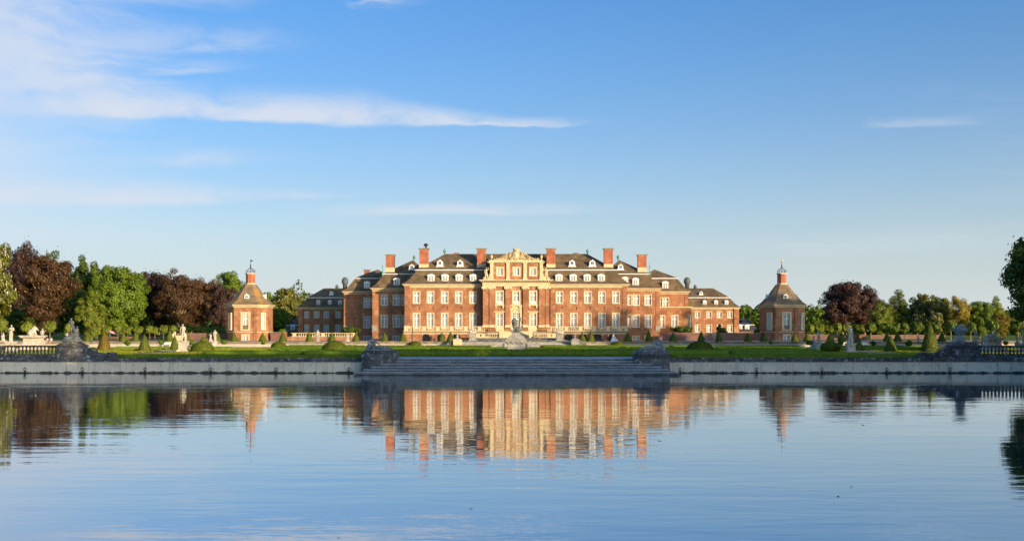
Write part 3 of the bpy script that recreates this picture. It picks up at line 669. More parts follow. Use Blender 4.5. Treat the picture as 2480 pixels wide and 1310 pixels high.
cr = MB(); cr.lathe([(.5, 0), (.62, .1), (.55, .22), (.78, .5), (.7, .52), (.3, .55)], 0, 0, 12)
for i in range(8): a = 2 * math.pi * i / 8; cr.ball((.72 * math.cos(a), .72 * math.sin(a), .6), .12, 6, 4)
cr.build('crown', 'stone_carved', pal, shift=(0, 0, 0), loc=(0, ya - YA + .1, PB + PH * .82 - TERR), smooth=True)

# --- wings, stepping back on both sides
def wing(s, Yp, Yb, oin, oout, eave, brk, ridge, wins, basew, dorm, eyes, rx, name_roof='roof_tile', ridge_len=0.0, rin=2.3):
    sc = Yp / FOC; xo, xi = s * oout * sc, s * oin * sc; x0, x1 = min(xo, xi), max(xo, xi)
    E = Z(eave, Yp); ws = []
    for o, pt, pb, w in wins: ws.append((s * o * sc, Z(pb, Yp), w, Z(pt, Yp) - Z(pb, Yp)))
    for o, pt, pb, w in basew: ws.append((s * o * sc, Z(pb, Yp), w, Z(pt, Yp) - Z(pb, Yp)))
    pn = [(s * o * sc - .7, s * o * sc + .7, Z(754.5, Yp), Z(748, Yp)) for o, pt, pb, w in wins if pt < 730]
    mb = MB(); closed_wall(mb, x0, x1, Yp, Yb, TERR, E, [(x - w/2, x + w/2, z, z + h) for x, z, w, h in ws] + pn)
    for a, b, c, d in pn: mb.quad((a, Yp + .1, c), (b, Yp + .1, c), (b, Yp + .1, d), (a, Yp + .1, d))
    mb.build('wing_wall', 'brick', pal)
    for x, z, w, h in ws: window(pal, x, Yp, z, w, h, .21)
    bands(pal, x0, x1, Yp, [(E - .5, E - .32, .10), (E - .15, E + .04, .30), (E + .04, E + .20, .50)], y_back=Yb)
    bands(pal, x0, x1, Yp, [(Z(804.5, Yp), Z(801.5, Yp), .12)], 'string_course', 'stone_brown', y_back=Yb)
    MB().box(xo - s * .9 if s > 0 else xo, xo if s > 0 else xo - s * .9, Yp - .1, Yp + .002, Z(790, Yp), E - .5).build('pilaster', 'brick', pal)
    MB().box(min(xo, xo - s * 1.0) - .04, max(xo, xo - s * 1.0) + .04, Yp - .2, Yp + .004, Z(801, Yp), Z(788, Yp)).build('pilaster_base', 'stone_mid', pal)
    Bz = Z(brk, Yp + rin); Rz = Z(ridge, Yp + rx)
    w_ = x1 - x0; ax = abs(rx) if not ridge_len else (w_ - ridge_len) / 2
    prof = [(-.6, -.6, E + .18), (-.1, -.1, E + .45), (.7, .65, E + 1.1), (1.4, 1.3, E + 2.0), (rin, rin, Bz), (rin + .05, rin + .05, Bz + .22)]
    rr = MB().loft(roof_rings(x0, x1, Yp, Yb, prof), cap1=False)
    i0, i1, j0, j1 = x0 + rin, x1 - rin, Yp + rin, Yb - rin; xm = s * rx_peak[name_key] * (Yp + rx) / FOC
    z0 = Bz + .22; ym0, ym1 = Yp + rx, max(Yp + rx + .5, Yb - rx)
    rr.add([(i0, j0, z0), (i1, j0, z0), (i1, j1, z0), (i0, j1, z0), (xm, ym0, Rz), (xm, ym1, Rz)], [(0, 1, 4), (1, 2, 5, 4), (2, 3, 5), (3, 0, 4, 5)])
    rr.build('roof', name_roof, pal)
    MB().box(x0 + rin - .25, x1 - rin + .25, Yp + rin - .25, Yb - rin + .25, Bz - .02, Bz + .17).build('roof_trim', 'white_paint', pal)
    for o, py in dorm: dormer(pal, s * o * sc, Yp + .45, Z(py, Yp), 1.45, 2.05, 2.0, 'segment')
    for o, py in eyes: dormer(pal, s * o * (Yp + 3.2) / FOC, Yp + 3.2, Z(py, Yp + 3.2), 1.4, 1.4, 2.5, 'eye')
rx_peak = {'w1': 250, 'w2': 335}
for s in (-1, 1):
    name_key = 'w1'
    wing(s, YB, YB + 12.5, 190, 348, 699.5, 664.5, 630, [(319.5, 715, 739, 1.4), (290.5, 715, 739, 1.4), (271, 715, 739, 1.3), (319.5, 763.5, 792, 1.4), (290.5, 763.5, 792, 1.4), (271, 763.5, 792, 1.3)],
         [(290.5, 814, 827, 1.4), (319.5, 814, 827, 1.4)], [(290, 693.5)] + ([(264, 691)] if s > 0 else []), [(253, 654)], 7.0, 'roof_tile')
    chimney(pal, s * 304.5 * (YB + 3.6) / FOC, YB + 3.6, Z(661, YB + 3.6), Z(648, YB + 3.6), Z(616.5, YB + 3.6), 2.05)
    finial(pal, s * 247 * (YB + 7) / FOC, YB + 7, Z(630, YB + 7) - .15, 1.45, .36)
    name_key = 'w2'
    wing(s, YD, YD + 12.5, 280, 417, 707, 675, 652.5, [(362, 722, 744.5, 1.35), (347, 722, 744.5, 1.25), (362, 767, 793.5, 1.35), (347, 767, 793.5, 1.25)],
         [(362, 814, 826, 1.3)], [(362, 701)], [], 6.0, 'roof_tile')
    MB().lathe([(.12, 0), (.35, .25), (.15, .6), (.1, 1.0), (.3, 1.3), (.08, 1.6), (.05, 2.6), (.2, 2.8), (.05, 3.0), (.02, 3.8)], 0, 0, 8).build('roof_spike', 'copper', pal, shift=(0, 0, 0), loc=(s * 322 * .099, 9.2, Z(675, YB + 2.2) - TERR), smooth=True)
    ch = MB(); xx = s * 413 * (YD + 3) / FOC                         # copper-capped lantern at the outer corner
    ch.lathe([(.55, 0), (.55, 1.2), (.75, 1.3), (.75, 1.45), (.85, 1.6), (.8, 2.3), (.5, 2.8), (.05, 2.95)], 0, 0, 10); ch.lathe([(.1, 0), (.4, .3), (.45, .6), (.2, 1.0), (.02, 1.1)], s * 1.9, -.5, 8)
    ch.build('corner_lantern', 'lead', pal, shift=(0, 0, 0), loc=(xx, YD + 2.2 - YA, Z(700, YD + 2) - TERR), smooth=True)
chimney(pal, -361 * (YD + 9) / FOC, YD + 9, Z(668, YD + 9), Z(664, YD + 9), Z(653, YD + 9), 1.3, 1.2)
# round bay on the ground floor of the right wing
bay = MB(); sc = YD / FOC; bx0, bx1 = 330 * sc, 427 * sc; bz1 = Z(745, YD)
arc = [(bx0, YD), (bx0, YD - 1.2), (bx1 - 1.4, YD - 1.2), (bx1, YD + .6), (bx1, YD + 8), (bx0, YD + 8)]
bwx, bwz, bwh = 384 * (YD - 1.2) / FOC, Z(793, YD), 2.85; bw2 = 353 * (YD - 1.2) / FOC
wall_grid(bay, bx0, bx1 - 1.4, TERR, bz1, [(bwx - .675, bwx + .675, bwz, bwz + bwh), (bw2 - .6, bw2 + .6, bwz, bwz + bwh)], YD - 1.2, .42)
for (ax, ay), (bx, by) in zip(arc[2:] + arc[:1], arc[3:] + arc[:2]):
    if (ax, ay) != arc[1]: bay.quad((ax, ay, TERR), (bx, by, TERR), (bx, by, bz1), (ax, ay, bz1))
bay.build('bay', 'brick', pal)
MB().prism([(x + (.12 if x > bx0 + 1 else 0), y - (.12 if y < YD + 3 else 0)) for x, y in arc], bz1, bz1 + .22).build('bay_coping', 'stone_cream', pal)
window(pal, bwx, YD - 1.2, bwz, 1.35, bwh, .21); window(pal, bw2, YD - 1.2, bwz, 1.2, bwh, .21); cha = math.atan2(1.8, 1.4)
window(pal, bx1 - .7 + .31 * math.sin(cha), YD - .30 - .31 * math.cos(cha), bwz, .85, bwh, .21, 'plain', cha)
# ---------------------------------------------------------------- balustrades
def baluster_prof(h, r): return [(r*.95, 0), (r*.95, h*.07), (r*.6, h*.10), (r*.75, h*.16), (r, h*.34), (r*.85, h*.48), (r*.45, h*.72), (r*.45, h*.82), (r*.7, h*.87), (r*.9, h*.92), (r*.9, h)]
bal_cache = {}
def balustrade(root, x0, x1, y, z0, h, m, spacing=.46, r=.12, single=False, dies=(), rail_w=.42, seg=8):
    """plinth, balusters, rail; dies = x positions of the solid blocks"""
    o = root_loc(root); zb, zt = z0 + h * .14, z0 + h * .84
    MB().box(x0, x1, y - rail_w * .5, y + rail_w * .5, z0, zb).build('plinth', m, root)
    rl = MB(); rl.box(x0, x1, y - rail_w * .5, y + rail_w * .5, zt, zt + h * .06); rl.box(x0, x1, y - rail_w * .62, y + rail_w * .62, zt + h * .06, z0 + h); rl.build('rail', m, root)
    for dx in dies: MB().box(dx - .42, dx + .42, y - rail_w * .52, y + rail_w * .52, zb + .002, zt - .002).build('die', m, root)
    key = (round(h, 2), r, m, seg)
    if key not in bal_cache: bal_cache[key] = MB().lathe(baluster_prof(zt - zb, r), 0, 0, seg).mesh('baluster', m, True)
    n = max(1, int((x1 - x0) / spacing)); xs = [x0 + (x1 - x0) * (i + .5) / n for i in range(n)]
    xs = [x for x in xs if not any(abs(x - d) < .55 for d in dies)]
    if single:
        for x in xs: put('baluster', bal_cache[key], root, (x - o[0], y - o[1], zb - o[2]))
    else:
        mb = MB()
        for x in xs: mb.lathe([(a, b + zb) for a, b in baluster_prof(zt - zb, r)], x, y, seg)
        tag(mb.build('balusters', m, root, smooth=True), kind='stuff')

# --- palace terrace: arcaded brick front, balustrade, arched cellar windows
YT = 241.0; sT = YT / FOC; TT = Z(802, YT); XT2 = 272 * sT
arches = [-218, -182, -145, 127, 161.5, 196.5, 233]
aw_, ah_ = 1.75, 1.75
rects = [(o * sT - aw_/2, o * sT + aw_/2, TERR - .1, TERR - .1 + ah_) for o in arches]
mb = MB(); wall_grid(mb, -XT2, XT2, TERR - .1, TT - .3, rects, YT, .35)
for q in (-1, 1): mb.quad((q*XT2, YT, TERR - .1), (q*XT2, YA, TERR - .1), (q*XT2, YA, TT - .3), (q*XT2, YT, TT - .3))
mb.build('terrace_wall', 'brick', pal)
MB().box(-XT2 - .1, XT2 + .1, YT - .12, YA - .5, TT - .30, TT).build('terrace_floor', 'stone_brown', pal)
MB().box(-XT2 - .04, XT2 + .04, YT - .06, YT + .3, TT - .62, TT - .40).build('terrace_band', 'stone_cream', pal)
balustrade(pal, -XT2, -75 * sT, YT + .2, TT, Z(790, YT) - TT, 'stone_cream', .40, .10, False, [-XT2 + .5] + [-o * sT for o in (250, 223, 190, 156, 122, 88)], .34, 6)
balustrade(pal, 75 * sT, XT2, YT + .2, TT, Z(790, YT) - TT, 'stone_cream', .40, .10, False, [XT2 - .5] + [o * sT for o in (250, 223, 190, 156, 122, 88)], .34, 6)
for o in arches:
    x = o * sT; s_ = MB(); n = 12; zb = TERR - .1
    for i in range(n):                                       # spandrels above the round head
        a0, a1 = math.pi * i / n, math.pi * (i + 1) / n; zc = zb + ah_ - aw_/2
        p = [(x + aw_/2 * math.cos(a), zc + aw_/2 * math.sin(a)) for a in (a0, a1)]
        s_.quad((p[0][0], YT + .02, p[0][1]), (p[1][0], YT + .02, p[1][1]), (p[1][0], YT + .02, zb + ah_), (p[0][0], YT + .02, zb + ah_))
    wdw = s_.build('arched_window', 'brick', pal)
    f = MB(); f.tube([(x + (aw_/2 - .05) * math.cos(math.pi * i / n), YT + .1, zb + ah_ - aw_/2 + (aw_/2 - .05) * math.sin(math.pi * i / n)) for i in range(n + 1)], .07, 5)
    f.box(x - .05, x + .05, YT + .06, YT + .14, zb, zb + ah_); f.box(x - aw_/2, x + aw_/2, YT + .058, YT + .142, zb + ah_ * .44, zb + ah_ * .50); f.build('frame', 'iron', wdw)
    MB().box(x - aw_/2, x + aw_/2, YT + .2, YT + .23, zb, zb + ah_).build('pane', 'glass', wdw)
    MB().box(x - .14, x + .14, YT - .09, YT + .05, zb + ah_ + .02, TT - .42).build('keystone', 'stone_cream', wdw)
for o in (-250, -102, 90): MB().tube([(o * sT, YT - .15, TT + .9), (o * sT, YT - .15, TT - .2), (o * sT - .1, YT - .12, TT - .4), (o * sT - .1, YT - .12, TERR)], .06, 6).build('downpipe', 'iron', pal)
for s in (-1, 1): MB().tube([(s * (XC + .25), YA - .12, EA - .5), (s * (XC + .25), YA - .12, TT)], .07, 6).build('downpipe', 'iron', pal)
# --- central outside stairs: projecting landing, low balustrades, flights
LZ = Z(818, 237) ; LX = 96 * 237 / FOC
MB().box(-LX, LX, 236.6, YT - .14, TERR - .1, LZ).build('landing', 'stone_mid', pal)
for s in (-1, 1):
    a, b = sorted((s * 37 * 237 / FOC, s * 95 * 237 / FOC)); balustrade(pal, a, b, 236.9, LZ, .95, 'stone_cream', .40, .10, False, [a + .3, b - .3, (a + b) / 2 + s * 1.2], .32, 6)
    MB().box(s * 36 * .0915 - .45, s * 36 * .0915 + .45, 236.4, 237.4, LZ, LZ + 1.9).build('stair_pier', 'stone_cream', pal)
    MB().extr([(s * 36 * .0915, LZ), (s * 36 * .0915 - s * .01, LZ + 1.0), (s * 90 * .0915, LZ + .2), (s * 90 * .0915, LZ)], 238.6, 239.2).build('stair_wall', 'stone_cream', pal)
    MB().box(s * 40 * .0915 - .9, s * 40 * .0915 + .9, YT - .3, YT + .5, TT - .1, Z(790, YT) + .12).build('stair_block', 'stone_cream', pal)
for i in range(7):
    z1 = LZ + (TT - LZ) * (i + 1) / 7
    MB().box(-3.0, 3.0, 237.5 + i * .48, YT - .15 + .002 * i, z1 - (TT - LZ) / 7, z1).build('step', 'stone_cream', pal)
# --- broad garden stairs in front (lower flight between the blocks, upper flight pulled in)
gs = thing('garden_stairs', 'wide grey stone steps rising from the parterre to the palace terrace', 'stairs', (0, 224, GARDEN), world=True)
for i in range(6):
    z1 = GARDEN + (TERR - GARDEN) * (i + 1) / 6; hw = 11.4
    MB().box(-hw, hw, 222.6 + i * .55, 227, z1 - .17, z1).build('step', 'stone_mid', gs)
for i in range(8):
    z1 = TERR + (LZ - TERR) * (i + 1) / 8; hw = 11.6 - i * .22
    MB().box(-hw, hw, 228.5 + i * .85, 236.5, z1 - .12, z1).build('step', 'stone_dark', gs)

# --- low service wings
def side_wing(s, label, wins_o, dorm_o, out_o):
    w = thing('service_wing', label, 'building', (s * 50, YE, TERR), world=True); sc = YE / FOC
    xo, xi = s * out_o * sc, s * 36; x0, x1 = min(xo, xi), max(xo, xi); E = Z(746, YE); Yb = YE + 15
    ws = [(s * o * sc, Z(pb, YE), 1.15, Z(pt, YE) - Z(pb, YE)) for o in wins_o for pt, pb in ((755, 769.5), (787, 804))]
    pn = [(s * o * sc - .6, s * o * sc + .6, Z(780, YE), Z(775.5, YE)) for o in wins_o]
    mb = MB(); closed_wall(mb, x0, x1, YE, Yb, TERR, E, [(x - a/2, x + a/2, z, z + h) for x, z, a, h in ws] + pn)
    for a, b, c, d in pn: mb.quad((a, YE + .08, c), (b, YE + .08, c), (b, YE + .08, d), (a, YE + .08, d))
    mb.build('wall', 'brick', w)
    for x, z, a, h in ws: window(w, x, YE, z, a, h, .17)
    bands(w, x0, x1, YE, [(E - .3, E - .15, .08), (E - .08, E + .10, .28), (E + .10, E + .24, .45)], y_back=Yb)
    a, b = sorted((xo, xo - s * 1.3)); MB().box(a, b, YE - .1, YE + .002, TERR, E - .3).build('pilaster', 'brick', w)
    MB().tube([(xo - s * 1.5, YE - .12, E), (xo - s * 1.5, YE - .12, TERR)], .07, 6).build('downpipe', 'iron', w)
    Bz, Rz = Z(721.5, YE + 2.2), Z(698, YE + 7)
    MB().loft(roof_rings(x0, x1, YE, Yb, [(-.5, -.5, E + .22), (0, 0, E + .45), (.9, .8, E + 1.2), (2.1, 2.1, Bz), (2.15, 2.15, Bz + .2), (5.5, 7.0, Rz)])).build('roof', 'roof_tile', w)
    MB().box(x0 + 1.9, x1 - 1.9, YE + 1.9, Yb - 1.9, Bz - .02, Bz + .16).build('roof_trim', 'white_paint', w)
    for o in dorm_o: dormer(w, s * o * sc, YE + .5, Z(738, YE), .95, 1.25, 1.6, 'gable')
    dormer(w, s * 453 * sc, YE + 3.0, Z(714, YE + 3), .95, .95, 2.0, 'eye')
    return w
side_wing(-1, 'low brick service wing with mansard roof left of the palace, behind the balustrade', [507.7, 483, 460, 431], [480.5, 452.4, 427.5], 528)
side_wing(1, 'low brick service wing with mansard roof right of the palace, behind a leafy shrub', [439, 467, 492.4, 517.6], [457.5, 485, 510.5], 540)

# --- octagonal corner pavilions
def pavilion(s, label):
    p = thing('corner_pavilion', label, 'pavilion', (s * 62.4, 252.2, TERR), world=True); cx, cy = s * 62.4, 252.2
    h, c = 4.65, 1.95                                        # half width, corner cut
    def octo(k, grow=0.0): hh, cc = h * k + grow, c * k + grow * .41; return [(cx - hh + cc, cy - hh), (cx + hh - cc, cy - hh), (cx + hh, cy - hh + cc), (cx + hh, cy + hh - cc), (cx + hh - cc, cy + hh), (cx - hh + cc, cy + hh), (cx - hh, cy + hh - cc), (cx - hh, cy - hh + cc)]
    Y0 = cy - h; E = Z(740, Y0); S = Z(803, Y0)
    wz, wh, ww = Z(797, Y0) + .0, Z(760, Y0) - Z(797, Y0), 1.3
    mb = MB(); pts = octo(1.0)
    wall_grid(mb, pts[0][0], pts[1][0], TERR - .1, E, [(cx - ww/2, cx + ww/2, wz, wz + wh), (cx - .65, cx + .65, Z(826, Y0), Z(812, Y0))], Y0, .42)
    for i in range(1, 8):
        a, b = pts[i], pts[(i + 1) % 8]; mb.quad((*a, TERR - .1), (*b, TERR - .1), (*b, E), (*a, E))
    mb.add([(x, y, E) for x, y in pts], [tuple(range(8))]); mb.build('wall', 'brick', p)
    wn = window(p, cx, Y0, wz, ww, wh, .48, 'plain'); window(p, cx, Y0, Z(826, Y0), 1.3, Z(812, Y0) - Z(826, Y0), .3)
    gr = MB(); gr.box(-ww/2 + .03, ww/2 - .03, .0, .06, .80, .86); gr.box(-ww/2 + .03, ww/2 - .03, .0, .06, .03, .09)
    for i in range(7): xx = -ww/2 + .12 + (ww - .24) * i / 6; gr.box(xx - .02, xx + .02, .012, .05, .09, .80)
    gr.build('railing', 'iron', wn, shift=(0, 0, 0)); MB().box(-ww/2, ww/2, .13, .155, .01, .85).build('parapet', 'stone_cream', wn, shift=(0, 0, 0))
    for q in (-1, 1):                                        # narrow windows on the cut corners
        mx, my = cx + q * (h - c/2), Y0 + c/2; d = .31 / math.sqrt(2)
        window(p, mx + q * d, my - d, wz, .75, wh, .3, 'plain', q * math.pi / 4)
        px_ = cx + q * (h - c - .45)
        MB().box(px_ - .4, px_ + .4, Y0 - .14, Y0 + .002, TERR, E - .45).build('pilaster', 'brick', p)
    for z0, z1, g_, nm in ((S - .18, S, .12, 'string_course'), (E - .42, E - .22, .10, 'cornice'), (E - .12, E + .10, .35, 'cornice'), (E + .10, E + .26, .55, 'cornice')):
        MB().prism(octo(1, g_), z0, z1).build(nm, 'stone_cream', p)
    T = Z(690, cy); prof = [(.60, 0, E + .24), (.1, 0, E + .5), (0, .90, E + 1.0), (0, .74, E + 1.9), (0, .58, E + 2.85), (0, .42, E + 4.0), (0, .28, E + 5.0), (0, .22, T)]
    rings = []
    for g_, k, z in prof: rings.append([(x, y, z) for x, y in (octo(1, g_) if k == 0 else octo(k))])
    MB().loft(rings).build('roof', 'roof_lichen', p)
    dormer(p, cx, Y0 + 1.0, Z(727, Y0 + 1.0), 1.25, 1.5, 2.4, 'eye')
    for q in (-1, 1): dormer(p, cx + q * (h - 1.0), cy, Z(727, cy - 3), 1.25, 1.5, 2.4, 'eye', q * math.pi / 2)
    st_ = MB()
    def oc2(r): return [(cx + r * math.cos(math.pi/8 + math.pi/4*i), cy + r * math.sin(math.pi/8 + math.pi/4*i)) for i in range(8)]
    MB().prism(oc2(1.16), T - .3, Z(686, cy)).build('stack_base', 'stone_cream', p)
    sk = MB().prism(oc2(1.06), Z(686, cy), Z(664.5, cy)).build('stack', 'brick_red', p)
    MB().prism(oc2(1.18), Z(664.5, cy), Z(663.5, cy)).prism(oc2(1.32), Z(663.5, cy), Z(662, cy)).build('cap', 'stone_cream', sk)
    cg = MB(); zc = Z(662, cy); zt = Z(649, cy)               # openwork iron crown
    for i in range(10):
        a = 2 * math.pi * i / 10; ca, sa = math.cos(a), math.sin(a)
        cg.tube([(cx + r * ca, cy + r * sa, z) for r, z in ((1.0, zc), (1.08, zc + .5), (.98, zc + .75), (.45, zc + 1.0), (.12, zc + 1.35), (.03, zt + .5))], .035, 4)
    cg.tube([(cx + 1.06 * math.cos(a), cy + 1.06 * math.sin(a), zc + .45) for a in [2 * math.pi * i / 20 for i in range(21)]], .03, 4)
    cg.lathe([(.05, zt + .3), (.17, zt + .55), (.05, zt + .9), (.04, Z(634, cy)), (.10, Z(633, cy)), (.03, Z(631, cy)), (.025, Z(628, cy))], cx, cy, 8); cg.build('iron_crown', 'iron', p)
    MB().extr([(cx + .02, Z(632.5, cy)), (cx + s * .0 + .42, Z(633.5, cy)), (cx + .55, Z(631, cy)), (cx + .3, Z(629.6, cy)), (cx + .02, Z(630, cy))], cy - .03, cy + .03).build('weather_vane', 'gold' if s > 0 else 'iron', p)
    return p
pavilion(-1, 'sunlit octagonal brick pavilion at the left with black weather vane on its roof stack')
pavilion(1, 'shaded octagonal brick pavilion at the right with golden weather vane on its roof stack')

# --- small houses peeping out between palace and pavilions
def cottage(label, x0, x1, Y, eave, brk, ridge, wins, roofm, base):
    w = thing('gatehouse', label, 'house', ((x0 + x1) / 2, Y, TERR), world=True); E = Z(eave, Y)
    MB().box(x0, x1, Y, Y + 12, TERR, E).build('wall', 'brick', w)
    Bz, Rz = Z(brk, Y + 1.3), Z(ridge, Y + 6)
    MB().loft(roof_rings(x0, x1, Y, Y + 12, [(-.4, -.4, E), (.3, .3, E + .6), (1.2, 1.2, Bz), (1.25, 1.25, Bz + .15), (5.0, 6.0, Rz)])).build('roof', roofm, w)
    MB().box(x0 + 1.0, x1 - 1.0, Y + 1.0, Y + 11, Bz - .02, Bz + .14).build('roof_trim', 'white_paint', w)
    for px, py in wins:
        dormer(w, gx(px, Y), Y + .3, Z(py, Y), 1.2, 1.6, 1.6, 'gable')
    return w
cottage('small house with brown hipped roof between the left pavilion and service wing', gx(682, 300), gx(732, 300), 300, 804, 788, 773, [(708, 799)], 'roof_tile', 0)
cottage('small house with dark slate roof between the right service wing and pavilion', gx(1778, 300), gx(1838, 300), 300, 802, 787, 772, [(1793, 799), (1810, 799)], 'roof_slate', 0)

# --- moat walls either side of the palace
def moat_wall(label, x0, x1, Y, top, bal=None, m='brick_old'):
    w = thing('moat_wall', label, 'wall', ((x0 + x1) / 2, Y, TERR), world=True); zt = Z(top, Y)
    MB().box(x0, x1, Y, Y + .6, TERR - .1, zt).build('brickwork', m, w)
    if bal:
        balustrade(w, x0 + .8, x1 - .4, Y + .3, zt + .12, Z(bal, Y) - zt - .12, 'stone_cream', .52, .13, False, [x0 + 1.6, (x0 + x1) / 2, x1 - .9], .4, 6)
    cpn = max(1, int((x1 - x0) / 2.2)); L = (x1 - x0) / cpn
    for i in range(cpn): MB().box(x0 + i * L + .01, x0 + (i + 1) * L - .01, Y - .08, Y + .68, zt, zt + .12).build('coping_stone', 'stone_brown', w)
    return w
moat_wall('sunlit brick moat wall with stone balustrade below the left service wing', gx(696, 250), gx(868, 250), 250, 816.5, 806, 'brick')
moat_wall('plain brick wall between the left pavilion and the balustrade', gx(652, 248), gx(696, 250) - .05, 249.4, 805)
moat_wall('weathered brick moat wall between the palace and the right pavilion', gx(1606, 250), gx(1868, 250), 250, 807)
moat_wall('shaded brick wall with stone bands left of the left pavilion', gx(428, 256), gx(553, 256), 256, 808)
moat_wall('low brick garden wall right of the right pavilion', gx(1948, 262), gx(2098, 262), 262, 811)
moat_wall('low brick park wall below the clipped trees at far right', gx(2108, 285), gx(2290, 285), 285, 812)
moat_wall('low brick park wall behind the clipped trees at far left', gx(255, 285), gx(385, 285), 285, 816)
# stair with balustrade climbing beside the left wall
ss = thing('side_stairs', 'sunlit stone stair with sloping balustrade left of the left pavilion', 'stairs', (gx(434, 250), 250, TERR), world=True)
for i in range(6): MB().box(gx(428, 250) - .5, gx(441, 250) + .5, 246 + i * .6, 252, TERR + i * .2, TERR + (i + 1) * .2).build('step', 'stone_cream', ss)
MB().extr([(gx(427, 250), TERR), (gx(441, 250), TERR + 1.2), (gx(441, 250), TERR + 2.2), (gx(427, 250), TERR + 1.0)], 245.2, 245.5).build('sloping_rail', 'stone_cream', ss)
# --- terrace retaining wall at the back of the parterre
def terrace_wall(label, x0, x1, seed):
    w = thing('retaining_wall', label, 'wall', ((x0 + x1) / 2, 225.4, GARDEN), world=True)
    MB().box(x0, x1, 225.4, 226.0, 1.6, 2.42).build('stucco_face', 'stucco', w)
    rnd = random.Random(seed)
    for row, (z0, z1, p) in enumerate(((2.42, 2.66, .04), (2.66, 2.93, .12))):
        x = x0
        while x < x1 - .1:
            L = min(rnd.uniform(2.0, 3.0), x1 - x)
            if x1 - x - L < 1: L = x1 - x
            MB().box(x + .012, x + L - .012, 225.4 - p + rnd.uniform(-.015, .015), 226.1, z0 + .004, z1 - .004 + rnd.uniform(-.012, .012)).build('coping_stone', 'stone_brown', w); x += L
terrace_wall('long low terrace wall with pale stucco face left of the garden stairs', -150.0, -11.5, 1)
terrace_wall('long low terrace wall with pale stucco face right of the garden stairs', 11.5, 120.0, 2)

# --- quay ends: balustrade, scrolled pedestal
def quay_end(s, label_p, label_b):
    X = lambda px: s * abs(gx(px, QY)) if s < 0 else gx(px, QY)
    zf = lambda py: Z(py, QY)
    if s < 0: a, b, c, d = 198, 135, 275, 262
    else: a, b, c, d = 2306, 2375, 2230, 2243
    xa, xb, xc = gx(a, QY), gx(b, QY), gx(c, QY)
    p = thing('scrolled_pedestal', label_p, 'pedestal', ((xa + xb) / 2, QY + .8, 1.9), world=True)
    y0, y1 = QY + .05, QY + 1.9
    x0, x1 = min(xa, xb), max(xa, xb)
    MB().box(x0 - .15, x1 + .15, y0 - .22, y1 + .2, 1.45, 1.95).build('plinth', 'stone_dark', p)
    zt = zf(836); MB().box(x0, x1, y0, y1, 1.95, zt - .18).build('block', 'stone_dark', p)
    for i in range(3):
        w = (x1 - x0) / 3; MB().box(x0 + i * w + .14, x0 + (i + 1) * w - .14, y0 - .05, y0 - .001, 2.2, zt - .5).build('panel', 'stone_dark', p)
    MB().box(x0 - .14, x1 + .14, y0 - .16, y1 + .16, zt - .18, zt).build('cap', 'stone_dark', p)
    zm = zf(829); mx = (x0 + x1) / 2; hw = (x1 - x0) / 2
    MB().extr([(x0 - .1, zt), (x1 + .1, zt), (x1 - .35, zt + (zm - zt) * .5), (mx + hw * .55, zm), (mx - hw * .55, zm), (x0 + .35, zt + (zm - zt) * .5)], y0 + .1, y1 - .1).build('saddle', 'stone_dark', p)
    n = 14; xs = xa; xe = xc; prof = []
    for i in range(n + 1):
        u = i / n; z = zf(838) + (zf(856) - zf(838)) * (1 - (1 - min(1, u / .68)) ** 2) if u < .68 else zf(856) + .16 * math.sin((u - .68) / .32 * math.pi)
        prof.append((xs + (xe - xs) * u, z))
    MB().extr([(xs, 1.95)] + prof + [(xe, zf(858)), (xe + (xs - xe) * .0, 1.95)], y0 + .12, y1 - .5).build('scroll', 'stone_dark', p)
    for k, (px_, pz_, rr) in enumerate(((.32, 2.72, .46), (.86, 2.32, .26))):
        cx_ = xs + (xe - xs) * px_
        MB().tube([(cx_ + rr * 1.3 * math.cos(t), y0 + .08, pz_ + rr * math.sin(t)) for t in [2 * math.pi * i / 18 for i in range(19)]], .09, 6).build('volute', 'stone_dark', p, smooth=True)
        MB().ball((cx_, y0 + .1, pz_), (rr * .75, .12, rr * .55), 12, 6).build('boss', 'stone_dark', p, smooth=True)
    xo = s * 72.5; a_, b_ = sorted((xb, xo))
    bl = thing('quay_balustrade', label_b, 'balustrade', ((a_ + b_) / 2, QY + .6, 1.9), world=True)
    MB().box(a_, b_, QY + .15, QY + 1.2, 1.5, zf(860)).build('footing', 'stone_dark', bl)
    balustrade(bl, a_ + .02, b_, QY + .6, zf(860), zf(836.5) - zf(860), 'stone_dark', .47, .17, True, (), .5, 10)
    return p
quay_end(-1, 'dark scrolled stone pedestal carrying the tall sculpture group on the left quay', 'dark weathered stone balustrade at the left end of the quay')
quay_end(1, 'dark scrolled stone pedestal carrying the covered urn on the right quay', 'mossy stone balustrade at the right end of the quay')
# ---------------------------------------------------------------- foliage
import numpy as np
def leaves_mesh(name, C, N, size, m, rng, aspect=.55):
    """one diamond-shaped leaf (or leaf spray) per point C with normal N"""
    n = len(C); N = N / (np.linalg.norm(N, axis=1, keepdims=True) + 1e-9)
    r = rng.normal(size=(n, 3)); T = np.cross(N, r); T /= (np.linalg.norm(T, axis=1, keepdims=True) + 1e-9); B = np.cross(N, T)
    s = (size * rng.uniform(.65, 1.35, n))[:, None]
    V = np.empty((n, 4, 3)); bend = N * s * .18
    V[:, 0] = C - T * s; V[:, 1] = C + B * s * aspect + bend; V[:, 2] = C + T * s; V[:, 3] = C - B * s * aspect + bend
    me = bpy.data.meshes.new(name); me.vertices.add(4 * n); me.vertices.foreach_set('co', V.reshape(-1))
    me.loops.add(4 * n); me.loops.foreach_set('vertex_index', np.arange(4 * n, dtype=np.int32))
    me.polygons.add(n); me.polygons.foreach_set('loop_start', np.arange(0, 4 * n, 4, dtype=np.int32)); me.polygons.foreach_set('loop_total', np.full(n, 4, dtype=np.int32))
    me.update(calc_edges=True); me.materials.append(MATS[m]); return me
